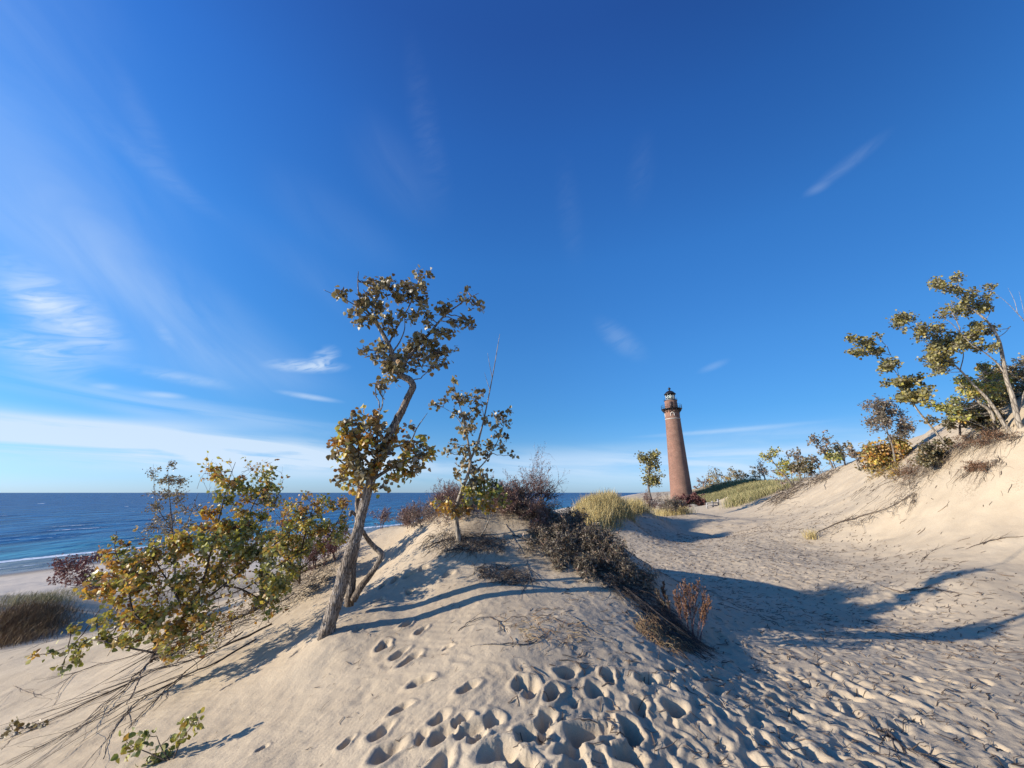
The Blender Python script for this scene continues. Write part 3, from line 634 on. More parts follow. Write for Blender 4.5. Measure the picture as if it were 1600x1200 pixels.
# ---- the crooked cottonwood
Y0 = G(510, 993)[1]
def yo(rows, y0): return [(a, b, y0 + c, r) for a, b, c, r in rows]
main_limbs = [
    yo([(506,1012,0,.125),(510,990,0,.108),(520,955,.01,.100),(531,920,.03,.098),(543,880,.05,.100),(556,840,.07,.084),(565,805,.08,.076),(574,770,.08,.074),(583,740,.08,.074),(592,715,.08,.066),(603,692,.08,.060),(616,664,.09,.058),(628,642,.1,.055),(638,620,.1,.052),(645,604,.1,.052),(640,594,.1,.054),(629,588,.1,.050),(622,580,.1,.040)], Y0),
    yo([(545,946,.45,.060),(549,912,.42,.052),(551,882,.40,.048),(557,850,.38,.042),(559,812,.36,.036),(559,775,.33,.030),(566,750,.28,.028),(575,735,.2,.026)], Y0),
    yo([(552,938,.40,.046),(562,920,.40,.042),(577,900,.40,.038),(588,884,.40,.036),(596,866,.40,.038),(585,855,.38,.032),(575,843,.30,.028),(568,832,.2,.024),(561,822,.12,.02)], Y0),
    yo([(628,590,.1,.042),(620,572,.1,.038),(610,545,.08,.034),(601,527,.06,.030),(592,511,.05,.026),(580,494,.02,.018),(568,478,0,.013),(561,462,-.02,.010),(559,440,-.02,.007),(560,424,-.03,.004)], Y0),
    yo([(622,582,.1,.034),(632,566,.15,.028),(648,547,.2,.024),(660,532,.24,.022),(672,520,.28,.020),(684,505,.3,.017),(698,490,.32,.013),(716,477,.34,.010),(732,466,.36,.007),(748,458,.38,.004)], Y0),
    yo([(588,504,.04,.014),(572,490,0,.010),(550,474,-.05,.008),(528,463,-.1,.006),(506,453,-.15,.003)], Y0),
    yo([(606,540,.08,.016),(620,512,.15,.013),(634,488,.2,.011),(644,468,.22,.009),(652,445,.25,.006),(664,428,.25,.003)], Y0),
    yo([(612,552,.08,.014),(624,535,.1,.010),(632,515,.1,.007),(632,498,.1,.003)], Y0),
    yo([(592,713,.08,.026),(612,700,.2,.018),(640,690,.3,.012),(652,668,.35,.008),(668,645,.35,.003)], Y0),
    yo([(578,752,.08,.030),(600,738,.15,.022),(625,724,.2,.016),(655,712,.25,.010),(680,706,.3,.005)], Y0),
    yo([(585,735,.08,.022),(566,712,0,.016),(548,692,-.1,.010),(538,668,-.15,.005)], Y0),
    yo([(580,748,.08,.020),(560,735,-.05,.014),(538,725,-.12,.010),(522,712,-.18,.005)], Y0),
    yo([(586,720,.08,.016),(590,690,-.05,.012),(588,665,-.1,.008),(594,642,-.12,.004)], Y0),
    yo([(557,806,.3,.018),(549,800,.26,.024),(547,806,.22,.020)], Y0),
    yo([(624,642,.1,.012),(617,650,.05,.008),(614,662,0,.004)], Y0),
]
O, Go = 0, 1
mc = [(574,436,11,0,12),(600,434,12,-.05,22),(612,444,12,0,22),(632,440,13,.1,26),(658,446,10,.15,20),(671,427,6,.2,9),(655,430,7,.15,10),(640,460,14,.15,30),(620,462,14,.1,28),
      (592,455,14,0,28),(575,470,15,0,30),(598,478,16,.05,34),(562,480,11,-.05,18),(538,458,9,-.1,14),(528,455,6,-.12,7),(548,487,7,-.1,8),(560,505,8,-.05,10),(584,498,12,0,20),(608,500,15,.08,32),(612,520,10,.1,16),
      (566,545,7,-.1,8),(581,556,8,-.05,10),(595,541,12,0,22),(606,560,17,.05,46),(622,558,16,.1,38),(622,575,12,.1,22),(603,580,10,0,16),(594,600,8,-.1,12),(590,598,5,-.1,6),(610,592,8,.05,10),(640,545,17,.15,40),(655,530,14,.2,28),
      (672,530,14,.25,28),(690,522,12,.3,22),(684,545,15,.25,28),(704,550,8,.3,12),(664,560,13,.2,20),(694,570,8,.3,10),(676,573,7,.25,8),(655,575,6,.2,7),(698,562,6,.3,7),(668,500,12,.25,20),(688,485,10,.3,16),(700,478,8,.3,12),(714,502,10,.3,16),(730,500,9,.35,15),(738,503,6,.35,9),
      (720,470,8,.35,10),(738,472,6,.38,7),(729,452,5,.36,5),(748,470,5,.4,5),(752,478,4,.4,4),(660,470,9,.2,14),(664,488,9,.22,12),(650,488,7,.2,9),(704,521,9,.3,14),(645,500,6,.15,6),(626,486,9,.12,12)]
lc = [(548,652,11,-.1,16),(540,672,14,-.12,26),(530,690,11,-.15,18),(522,712,9,-.18,12),(545,700,17,-.1,40),(560,675,18,-.05,44),(580,660,15,-.02,30),(592,650,10,0,14),(598,672,17,0,36),(575,692,19,0,48),(558,718,18,-.05,44),(535,732,14,-.12,28),
      (552,745,13,-.05,24),(528,748,9,-.15,12),(540,757,8,-.1,10),(595,702,18,.0,38),(612,688,14,.1,26),(620,672,10,.15,14),(632,690,10,.2,12),(640,700,13,.25,22),(655,698,12,.28,18),(668,708,12,.3,20),(678,704,7,.3,9),(655,722,14,.25,26),(635,722,15,.2,30),(615,725,14,.15,26),
      (635,742,12,.2,20),(610,745,11,.15,16),(648,738,9,.25,12),(590,730,14,.05,26),(573,738,14,0,26),(660,690,6,.3,6),(563,645,6,-.1,6),(640,663,6,.3,6),(585,765,7,.05,8),(600,760,6,.1,6),(565,765,7,.1,8)]
main_limbs[0][:] = [(a, b, c, r * (.78 if b > 700 else .88)) for a, b, c, r in main_limbs[0]]
main = guided_tree('cottonwood_tree', 'tall crooked cottonwood on the near dune, grey trunk leaning from the slope', 'tree', G(510, 993), main_limbs,
    [(a, b, c * .95, Y0 + d, int(e * 2.0), 0) for a, b, c, d, e in mc] + [(a, b, c, Y0 + d, int(e * 1.9), 0 if (i_ * 7) % 5 < 2 else 1) for i_, (a, b, c, d, e) in enumerate(lc)], [L_OLIVE, L_GOLD], BARK, .066, 3, rough=.10, sides=8,
    names=['trunk', 'stem', 'dead_branch'] + ['branch'] * 12, per=4)

# ---- small cottonwood on the crest
Y1 = G(718, 845)[1]
small_limbs = [yo([(719,856,0,.05),(716,835,0,.042),(713,812,0,.036),(714,790,.0,.034),(722,765,.02,.030),(731,742,.04,.028),(735,720,.04,.024),(732,695,.02,.018),(727,668,0,.013),(720,640,-.05,.009),(712,615,-.1,.005)], Y1),
    yo([(733,722,.04,.022),(745,696,.06,.019),(754,664,.08,.015),(763,622,.1,.011),(772,575,.1,.008),(777,545,.1,.006),(781,522,.1,.003)], Y1),
    yo([(766,610,.1,.006),(761,596,.08,.004),(757,582,.06,.002)], Y1), yo([(769,590,.1,.006),(765,570,.1,.004),(762,552,.1,.002)], Y1), yo([(757,655,.08,.006),(752,630,.05,.004),(750,610,.0,.002)], Y1),
    yo([(734,740,.04,.016),(752,728,.1,.012),(768,706,.15,.009),(780,684,.2,.007),(790,655,.2,.004)], Y1),
    yo([(728,675,0,.008),(712,650,-.05,.006),(692,636,-.08,.003)], Y1), yo([(724,762,.02,.012),(745,752,.1,.01),(770,755,.15,.006)], Y1),
    yo([(716,788,0,.012),(703,778,-.1,.008),(690,785,-.15,.005)], Y1), yo([(764,812,.25,.012),(757,828,.2,.012),(744,846,.1,.012)], Y1)]
sc = [(708,594,5,-.1,6),(704,608,6,-.1,8),(695,620,6,-.1,7),(685,632,6,-.1,6),(674,630,5,-.1,5),(712,618,9,-.05,14),(724,628,13,0,24),(738,622,10,.05,14),(745,610,6,.05,7),(712,640,9,-.05,12),(728,650,14,0,28),(742,640,9,.05,12),(722,668,8,0,10),
      (736,675,12,.05,22),(755,610,6,.1,6),(748,632,7,.1,7),(765,650,6,.15,6),(780,648,9,.2,14),(795,643,6,.2,8),(772,665,8,.15,9),(775,680,9,.2,12),(792,682,6,.25,7),(786,697,9,.25,14),(800,711,4,.25,4),(766,692,10,.15,16),(758,710,12,.12,20),(745,700,12,.1,20),(728,700,13,.05,24),
      (708,692,9,0,12),(700,705,9,0,12),(722,720,13,0,22),(740,728,12,.05,20),(755,742,12,.1,20),(735,752,14,.05,28),(715,745,9,0,12),(750,765,15,.1,30,2),(770,758,12,.15,20,2),(765,775,12,.15,20,2),(740,775,12,.05,20,2),(700,785,10,-.1,14,1),(690,798,9,-.15,12,1),(706,800,10,-.1,14,1),(725,790,8,0,9,1),(735,795,7,.05,8,1),(770,790,9,.15,12,1),(680,788,6,-.15,6,1),(760,658,6,.1,5),(792,660,5,.2,4),(745,758,14,.05,30,2),(775,768,13,.15,26,2),(755,782,12,.1,24,1),(730,770,12,0,22,2),(790,778,9,.2,14,2),(715,800,9,-.05,14,1)]
guided_tree('young_cottonwood_tree', 'small cottonwood on the dune crest with a bare white twig rising above its leaves', 'tree', G(718, 845), small_limbs,
    [(c[0], c[1], c[2], Y1 + c[3], int(c[4] * 2.0), (c[5] if len(c) > 5 else 0)) for c in sc], [L_OLIVE, L_GOLD, L_GREEN], BARK_PALE, .066, 9, rough=.04, names=['trunk'] + ['dead_branch'] * 4 + ['branch'] * 5, per=4, twigr=.005)

# ---- golden cottonwood bushes on the left flank
def gb(px, py): return G(px, py)
Yb = 5.6
bush_limbs = [yo([(235,1035,-.35,.020),(250,1000,-.2,.020),(290,960,0,.018),(315,915,.1,.016),(330,860,.2,.013),(345,800,.25,.010),(358,750,.3,.006),(368,722,.3,.003)], Yb),
    yo([(315,915,.1,.012),(345,880,.2,.010),(375,830,.3,.008),(400,780,.35,.006),(420,735,.4,.003)], Yb), yo([(245,1008,-.2,.018),(232,980,-.2,.014),(208,955,-.2,.010),(198,905,-.2,.008),(180,860,-.2,.005),(182,830,-.2,.003)], Yb),
    yo([(290,960,0,.012),(270,920,0,.010),(245,880,.1,.008),(235,845,.1,.005)], Yb), yo([(330,930,.1,.012),(380,890,.3,.010),(430,850,.5,.008),(480,810,.7,.006),(525,780,.9,.004)], Yb),
    yo([(350,915,.1,.014),(375,920,.3,.012),(405,935,.6,.010),(425,945,.8,.006)], Yb), yo([(240,1020,-.3,.012),(190,1010,-.3,.009),(140,1000,-.2,.007),(80,1020,-.1,.004)], Yb),
    yo([(300,945,0,.010),(340,935,.2,.009),(390,915,.4,.008),(440,880,.6,.006),(500,850,.8,.004)], Yb)]
bc = []
qb = np.random.default_rng(77)
def fill(poly, n, rp, cnt, dY, li=0, seed=0):
    q = np.random.default_rng(seed + 5); pts = np.asarray(poly, float); lo = pts.min(0); hi = pts.max(0); out = []
    while len(out) < n:
        c = q.uniform(lo, hi); ins = False; j = len(pts) - 1
        for i in range(len(pts)):
            if (pts[i, 1] > c[1]) != (pts[j, 1] > c[1]) and c[0] < (pts[j, 0] - pts[i, 0]) * (c[1] - pts[i, 1]) / (pts[j, 1] - pts[i, 1]) + pts[i, 0]: ins = not ins
            j = i
        if ins: out.append((c[0], c[1], rp * q.uniform(.7, 1.3), dY + q.normal() * .15, int(cnt * q.uniform(.6, 1.4)), li))
    return out
bc += fill([(325,760),(345,722),(378,718),(388,760),(395,820),(400,880),(340,900),(310,860)], 34, 11, 20, .25, 0, 1)
bc += fill([(392,770),(412,740),(436,728),(438,760),(425,810),(430,870),(395,880)], 18, 9, 16, .35, 1, 2)
bc += fill([(190,880),(240,850),(310,830),(330,900),(330,960),(280,990),(200,970),(150,930)], 62, 11, 20, .0, 0, 3)
bc += fill([(100,975),(160,960),(240,970),(230,1005),(150,1000),(110,1030)], 11, 9, 14, -.2, 1, 4)
bc += fill([(330,840),(400,800),(430,860),(440,930),(380,940),(330,900)], 32, 12, 20, .3, 1, 5)
bc += fill([(400,860),(440,870),(440,950),(410,955)], 9, 10, 18, .35, 1, 8)
bc += fill([(155,870),(180,820),(200,830),(215,870),(190,900)], 6, 7, 8, -.1, 0, 6)
bc += fill([(260,990),(330,960),(330,1000),(270,1030)], 6, 8, 9, -.2, 0, 7)
bc += fill([(105,940),(150,890),(200,870),(230,900),(220,960),(150,985),(100,975)], 22, 10, 13, -.3, 0, 9)
bc += fill([(230,960),(300,930),(350,960),(340,1010),(280,1030),(235,1010)], 12, 9, 9, -.3, 0, 10)
bc += fill([(400,880),(440,860),(470,880),(450,920),(410,930)], 10, 10, 13, .6, 1, 14)
bc += [(120,1035,8,-.2,8,1),(115,1010,9,-.2,12,1),(70,1018,8,-.2,9,0),(60,1022,7,-.2,7,0),(100,1045,7,-.2,7,1)]
bigbush = guided_tree('cottonwood_bush', 'big golden leaved cottonwood bush sprawling down the left dune flank', 'bush', G(245, 1010), bush_limbs,
    [(a, b, c, Yb + d, int(e * 2.2), 1 if (i_ * 11) % 7 < 3 else li) for i_, (a, b, c, d, e, li) in enumerate(bc)], [L_GOLD, L_GREEN], TWIG, .050, 21, names=['stem'] + ['branch'] * 7, per=4, twigr=.004)
BB = bigbush
def tangle(par, polyc, n, L, seed, m_, r=.004, lm=None):
    q = np.random.default_rng(seed); tw = MB(); lv = []
    for k in range(n):
        c = polyc[q.integers(len(polyc))]; p = P(c[0] + q.normal() * 14, c[1] + q.normal() * 14, c[2] + q.normal() * .35); a = q.normal(size=3) * .6 + np.array([.1, 0, .6]); a /= np.linalg.norm(a)
        grow(tw, lv, p - a * L * .4, a, L * q.uniform(.6, 1.2), r, 1, q, dict(seg=6, wob=.22, kids=(2, 5), ang=(.3, .9), nl=3, leafdepth=0, sides=3))
    tw.build('stems', m_, par)
    if lm is not None: lf = MB(); lf.leaves([a for a, _ in lv], [b for _, b in lv], .045 * q.uniform(.5, 1.2, len(lv)), .8, .45, .4, seed); lf.build('leaves', lm, par)
tangle(BB, [(a, b, 5.9) for a, b in ((180,900),(210,930),(240,900),(250,960),(280,930),(300,980),(320,900),(340,950),(370,900),(390,950),(350,860),(400,860),(260,870),(300,1000),(220,980),(180,980),(340,990),(420,920))], 130, .5, 901, TWIG, .0035, L_GOLD)
tangle(BB, [(a, b, 6.0) for a, b in ((330,760),(350,790),(360,830),(380,800),(400,820),(420,780),(300,830),(260,850),(230,870),(200,880),(410,760),(440,840),(340,740))], 70, .45, 902, TWIG, .003, L_GOLD)
Yb2 = 7.6
b2 = fill([(420,850),(440,790),(470,775),(540,770),(555,800),(545,845),(500,865),(440,880)], 40, 10, 12, .1, 1, 12) + fill([(440,860),(450,800),(490,780),(535,775),(550,800),(540,840),(500,860),(480,890),(440,900)], 40, 11, 15, 0, 0, 11) + fill([(420,880),(480,850),(470,900),(430,930)], 8, 10, 14, 0, 0, 13)
guided_tree('cottonwood_bush', 'low yellow green cottonwood bush beside the crooked tree trunk, in front of the lake', 'bush', G(470, 905),
    [yo([(468,912,0,.02),(470,870,0,.016),(478,830,0,.012),(490,790,0,.006)], Yb2), yo([(470,890,0,.012),(500,860,.1,.010),(525,820,.1,.007),(540,785,.1,.004)], Yb2), yo([(466,900,0,.012),(450,870,-.1,.010),(440,830,-.1,.006)], Yb2)],
    [(a, b, c, Yb2 + d, int(e * 3.2), li) for a, b, c, d, e, li in b2], [L_GREEN, L_GOLD], TWIG, .048, 23, names=['stem', 'branch', 'branch'], per=4, twigr=.004)
# fine twiggy grey tree behind the golden bush
Yb3 = 9.5
fx = fill([(240,735),(270,722),(290,760),(330,800),(330,850),(250,860),(232,800)], 34, 13, 14, 0, 0, 17)
guided_tree('twiggy_sapling', 'fine twigged sapling with tiny dry leaves behind the golden bush, against the lake', 'tree', P(275, 905, Yb3),
    [yo([(275,925,0,.03),(272,870,0,.022),(268,810,0,.014),(264,770,0,.008),(262,728,0,.003)], Yb3), yo([(272,860,0,.012),(295,810,0,.008),(310,770,0,.004)], Yb3), yo([(270,830,0,.012),(245,790,0,.007),(240,745,0,.003)], Yb3)],
    [(a, b, c, Yb3 + d, int(e * 3.2), li) for a, b, c, d, e, li in fx], [L_OLIVE], TWIG_GREY, .045, 29, names=['trunk', 'branch', 'branch'], per=3, twigr=.006, broad=.7)
# sprigs in the near sand
def sprig(label, base, tips, cl, leaf, seed, lm, Y):
    return guided_tree('cottonwood_sprig', label, 'sprig', G(*base), [yo([(base[0], base[1] + 4, 0, .006), ((base[0] + t[0]) / 2 - 4, (base[1] + t[1]) / 2, 0, .004), (t[0], t[1], .05, .002)], Y) for t in tips],
        [(a, b, c, Y + .02, d) for a, b, c, d in cl], lm, TWIG, leaf, seed, names=['stem'] * len(tips), per=3, twigr=.0022)
g = G(268, 1188); sprig('small leafy sprig poking out of the sand at the bottom left', (268, 1188), [(310,1122),(245,1150),(205,1165),(235,1195),(255,1190)],
      [(303,1120,8,7),(308,1132,5,4),(285,1150,6,4),(270,1146,6,3),(218,1147,3,2),(202,1168,6,4),(196,1160,3,2),(228,1150,3,1),(248,1178,9,9),(240,1190,10,10),(255,1192,8,7),(262,1172,5,3),(246,1186,8,8),(298,1126,7,5),(232,1196,7,6),(222,1165,4,3)], .046, 31, L_GREEN, g[1])
g = G(60, 1140); sprig('leafy branch end resting on the sand at the far left bottom', (80, 1136), [(50,1128),(20,1140),(30,1150)],
      [(8,1145,6,5),(28,1140,9,9),(40,1150,10,12),(55,1140,9,10),(22,1155,8,8),(65,1130,6,5),(14,1132,4,2)], .05, 33, L_OLIVE, g[1])

# ---- long bare branches lying down the left flank
def lying(name, label, rows, mat_, seed, group=None, kids=6, cat='branch', lift=.02, kl=.35):
    q = np.random.default_rng(seed); pts = [G(a, b) for a, b, _ in rows]; rad = [r for _, _, r in rows]
    s = spline([(*p, r) for p, r in zip(pts, rad)], 8); n = len(s); s[:, 2] = H(s[:, 0], s[:, 1]) + np.maximum(s[:, 3], .002) * .6 + lift * (.5 + .5 * np.sin(np.arange(n) * .5 + seed)) * np.sin(np.linspace(0, np.pi, n)) ** .5
    s[:, :2] += q.normal(size=(n, 2)) * .004 + np.cumsum(q.normal(size=(n, 2)), 0) * np.sin(np.linspace(0, np.pi, n))[:, None] * .011
    if cat is None: root = None
    mb = MB(); mb.tube(s[:, :3], np.maximum(s[:, 3], .0015), 6, rough=.05, seed=seed); L = np.linalg.norm(s[-1, :3] - s[0, :3])
    for k in range(kids):
        i = q.integers(n // 5, n - 2); d = s[i + 1, :3] - s[i, :3]; d /= np.linalg.norm(d); d = d + q.normal(size=3) * .35; l = L * kl * q.uniform(.4, 1.1)
        m_ = 8; t = np.linspace(0, 1, m_)[:, None]; pp = s[i, :3] + d * l * t; pp[:, :2] += np.cumsum(q.normal(size=(m_, 2)) * l * .02, 0); hh = H(pp[:, 0], pp[:, 1]); pp[:, 2] = np.maximum(hh + .004, np.minimum(pp[:, 2], hh + .10 * (t[:, 0] + .2)))
        mb.tube(pp, np.linspace(s[i, 3] * .6, .0012, m_), 4, cap=False)
    o = mb.build(name, mat_, None, loc=tuple(s[0, :3])); return tag(o, label, cat, group)
gl = 'bare branches lying on the left flank of the near dune'
for k, (rows, r_, lab) in enumerate([
    ([(425,975,.014),(360,1005,.014),(300,1030,.012),(240,1050,.010),(185,1075,.008),(120,1100,.006),(50,1125,.004),(0,1145,.002)], 0, 'longest bare branch lying downslope from under the golden bush towards the left edge'),
    ([(330,960,.016),(290,990,.014),(250,1015,.012),(225,1045,.010),(200,1075,.007),(160,1110,.004),(110,1150,.002)], 0, 'bent dark branch coming down out of the golden bush'),
    ([(250,1010,.010),(200,1030,.008),(150,1045,.006),(110,1065,.004),(80,1110,.002)], 0, 'thin dark branch curving downhill below the leftmost gold leaves'),
    ([(400,1000,.010),(330,1040,.010),(270,1065,.008),(210,1100,.006),(170,1150,.003),(160,1190,.002)], 0, 'thin bare branch lowest on the left flank, above the leafy sprig'),
    ([(260,1040,.008),(180,1080,.007),(100,1120,.005),(30,1150,.003),(0,1175,.002)], 0, 'thin bare branch ending beside the leafy tip at the left edge'),
    ([(290,1050,.007),(220,1080,.006),(140,1130,.004),(70,1165,.003),(10,1195,.002)], 0, 'thin bare branch reaching the bottom left corner'),
    ([(430,930,.022),(400,950,.022),(370,965,.020),(340,975,.016),(300,1000,.012),(260,1030,.008)], 0, 'thick dark branch under the right side of the golden bush'),
    ([(500,882,.028),(470,895,.034),(445,912,.034),(415,935,.028),(390,955,.02)], 0, 'stout weathered log lying at the foot of the yellow green bush'),
    ([(330,930,.008),(250,960,.008),(170,985,.006),(100,1000,.005),(40,1020,.003)], 0, 'pale thin branch stretched left from the golden bush towards the grass hump'),
    ([(60,965,.010),(40,985,.010),(0,1010,.006)], 0, 'short bare branch below the left grass hump'),
    ([(20,1075,.004),(45,1088,.004),(70,1092,.002)], 0, 'tiny lone twig on clean sand at the left edge'),
    ([(380,985,.008),(300,1045,.007),(240,1095,.005),(200,1140,.003)], 0, 'thin steep branch above the leafy sprig')]):
    lying('fallen_branch', lab, rows, TWIG if k % 3 else TWIG_DARK, 100 + k, gl, kids=(3 if k == 10 else 9), kl=.5)

# ---- shrubs: purple one at the left, bare and dry ones on the crest, dark ones on the right shoulder
fine_cfg = dict(seg=5, wob=.22, kids=(4, 7), ang=(.35, .9), nl=5, leafdepth=1, jit=.01, al=.7, ar=.6, bend=(0, 0, .04), sides=4)
bare_cfg = dict(seg=6, wob=.30, kids=(4, 7), ang=(.4, 1.1), nl=3, leafdepth=1, jit=.01, al=.7, ar=.6, bend=(0, 0, 0.0), sides=3)
base = P(175, 945, 8.5)
guided_tree('purple_shrub', 'dull purple leaved shrub leaning over the beach at the left of the golden bush', 'shrub', P(190, 960, 8.6),
    [yo([(200,985,0,.014),(170,935,0,.012),(140,905,0,.009),(110,885,0,.006),(85,878,0,.003)], 8.6), yo([(185,955,0,.010),(160,915,0,.008),(145,880,0,.004)], 8.6), yo([(150,912,0,.006),(120,915,0,.005),(90,910,0,.003)], 8.6)],
    [(a, b, c, 8.6 + d, int(e * 3), li) for a, b, c, d, e, li in fill([(78,885),(100,868),(150,862),(180,880),(185,930),(140,925),(95,920)], 30, 10, 16, 0, 0, 41)], [L_RED], TWIG_RED, .05, 43, names=['stem', 'branch', 'branch'], per=3, twigr=.004, broad=.45)
q_ = np.random.default_rng(5)
def crest(cat_label, poly, n, L, seed, lm, tm, leaf, broad, cfg, nst=5, r=.007, spread=.8, name='bare_shrub', depth=2, lean=(0, 0, 0), group='dry shrubs on the near dune', cat='shrub'):
    pts = region(poly, n, seed); ctr = np.mean(pts, 0); ctr = ground_pt(ctr[0], ctr[1])
    return shrub(name, cat_label, cat, pts, L, r, depth, cfg, lm, tm, leaf, broad, seed, group, nst, spread, lean, rootpos=ctr)
crest('low reddish shrub on the left end of the crest, right of the crooked trunk', [(585,832),(600,815),(630,808),(650,822),(620,834)], 9, .38, 51, L_DRY, TWIG_RED, .03, .4, dict(fine_cfg, nl=8), 5, .005, .5)
crest('grey tangled bare shrub on the left shoulder of the crest', [(620,822),(640,805),(680,796),(700,806),(660,824)], 10, .42, 53, L_DRY, TWIG_GREY, .025, .4, bare_cfg, 5, .006, 1.0)
crest('pinkish bare shrub on the crest behind the small cottonwood', [(675,802),(700,788),(735,785),(745,795),(700,808)], 8, .42, 55, L_DRY, TWIG_RED, .028, .35, dict(fine_cfg, nl=7), 5, .006, .7)
crest('pinkish dry shrub at the top of the crest, right of the small cottonwood', [(760,790),(790,782),(825,784),(830,800),(780,804)], 9, .42, 57, L_DRY, TWIG_RED, .03, .35, dict(fine_cfg, nl=8), 5, .006, .7)
crest('dark tangled shrub on the crest with wiry arching twigs', [(795,800),(840,790),(870,800),(870,818),(820,815)], 7, .42, 59, L_CURL, TWIG_DARK, .03, .35, bare_cfg, 5, .008, 1.1)
crest('upright pink twigged shrub leaning right at the crest end', [(815,788),(835,786),(845,794),(820,798)], 4, .75, 61, L_DRY, TWIG_RED, .03, .3, dict(fine_cfg, nl=7), 4, .006, .45, lean=(.55, 0, 0))
curl_cfg = dict(seg=5, wob=.30, kids=(3, 6), ang=(.3, 1.0), nl=3.6, leafdepth=1, jit=.012, al=.3, ar=.45, az=-.3, bend=(.0, 0, .02), sides=3)
for k, (poly, n, L, lab) in enumerate([
    ([(860,825),(890,812),(920,818),(915,840),(870,845)], 8, .30, 'dark shrub with curled grey green leaves, highest on the right shoulder of the dune'),
    ([(820,845),(860,835),(890,850),(870,872),(830,870)], 7, .30, 'dark curled leaf shrub in shade left of the shoulder, below the crest'),
    ([(880,848),(930,840),(945,858),(920,875),(880,872)], 8, .27, 'dark curled leaf shrub in the middle of the shoulder mass'),
    ([(930,848),(962,856),(975,875),(945,880)], 7, .30, 'dark curled leaf shrub at the right edge of the shoulder, against the shaded path'),
    ([(860,878),(920,878),(950,890),(910,903),(860,896)], 8, .24, 'low dark shrub at the foot of the shoulder mass above the shaded sand'),
    ([(960,880),(995,892),(1010,915),(975,905)], 7, .24, 'sparse dark shrub trailing down the right edge of the dune')]):
    crest(lab, poly, n, L, 70 + k, L_CURL, TWIG_GREY if k % 2 else TWIG_DARK, .050, .26, curl_cfg if k < 5 else dict(curl_cfg, nl=3), 5, .006, 1.1, name='curled_leaf_shrub', group='dark shrubs on the right shoulder', lean=(.15, -.1, 0))
crest('purplish bare brush behind the yellow green bush, left of the crooked trunk', [(430,885),(470,868),(540,858),(552,868),(470,897)], 14, .55, 63, L_RED, TWIG_RED, .03, .4, dict(fine_cfg, nl=7), 5, .006, .8)
crest('brown wiry brush filling the crest between the small cottonwood and the trunk', [(640,815),(700,800),(740,800),(730,815),(660,830)], 10, .34, 64, L_DRY, TWIG, .025, .4, bare_cfg, 5, .005, 1.1)
crest('wide mat of grey brown brush draped over the right shoulder', [(830,815),(880,815),(950,860),(1010,905),(990,915),(900,890),(840,860)], 24, .32, 65, L_CURL, TWIG, .03, .35, bare_cfg, 4, .006, 1.4)
crest('reddish dry brush below the top of the crest on the right', [(770,800),(830,805),(870,835),(820,830)], 10, .34, 66, L_DRY, TWIG_RED, .03, .35, dict(fine_cfg, nl=6), 4, .005, 1.0)
# rusty plumes at the right foot of the mound
pl_cfg = dict(seg=7, wob=.05, kids=(9, 14), ang=(.12, .35), nl=15, leafdepth=0, jit=.008, al=.9, ar=.35, bend=(0, 0, .03), sides=3)
def plume(label, pts, L, seed, lean, leafm=L_RUST, n=2):
    q = np.random.default_rng(seed); root = thing('plume_plant', pts[0], label, 'plant', 'rusty plume plants at the foot of the dune'); tw = MB(); lv = []
    for b_ in pts:
        for k in range(n):
            d = np.array([lean + q.normal() * .12, q.normal() * .15, 1.0]); d /= np.linalg.norm(d); p = np.array(b_, float) + q.normal(size=3) * .015; p[2] -= .03
            LL = L * q.uniform(.7, 1.1); m_ = 9; t = np.linspace(0, 1, m_)[:, None]; pp = p + d * LL * t; pp[:, 2] += .04 * LL * t[:, 0] ** 2; tw.tube(pp, np.linspace(.005, .0015, m_), 4, cap=False)
            for j in range(26):
                u = q.uniform(.35, 1.0); s = p + d * LL * u; a = q.uniform(0, 6.28); dv = np.array([math.cos(a), math.sin(a), 0]); e = s + (d * .9 + dv * .33) * LL * .16 * (1.35 - u) * 1.6
                tw.tube(np.array([s, (s + e) / 2 + d * .004, e]), [.0015, .0012, .0008], 3, cap=False)
                for i in range(9):
                    v = q.uniform(.1, 1.0); lv.append((s * (1 - v) + e * v + q.normal(size=3) * .003, d + dv * .6 + q.normal(size=3) * .3))
    tw.build('stems', TWIG_RED, root); lf = MB(); lf.leaves([a for a, _ in lv], [b for _, b in lv], .020 * q.uniform(.6, 1.3, len(lv)), .45, .4, .3, seed); lf.build('seed_heads', leafm, root); return root
plume('tallest rusty plume plant, leftmost upright spikes at the right foot of the dune', [G(1068,985),G(1074,990)], .55, 81, -.05)
plume('rusty plume plant with straight spikes in the middle of its group', [G(1078,990),G(1084,996)], .62, 82, .12)
plume('rusty orange plume plant leaning right over the shaded path', [G(1088,1000),G(1092,1004)], .60, 83, .5)
plume('short greenish brown plume plant left of the other spikes', [G(1050,965)], .42, 84, -.15, L_CURL, 3)
plume('small thin plume plant highest up the edge of the dune', [G(1040,945)], .32, 85, -.2, L_RUST, 2)
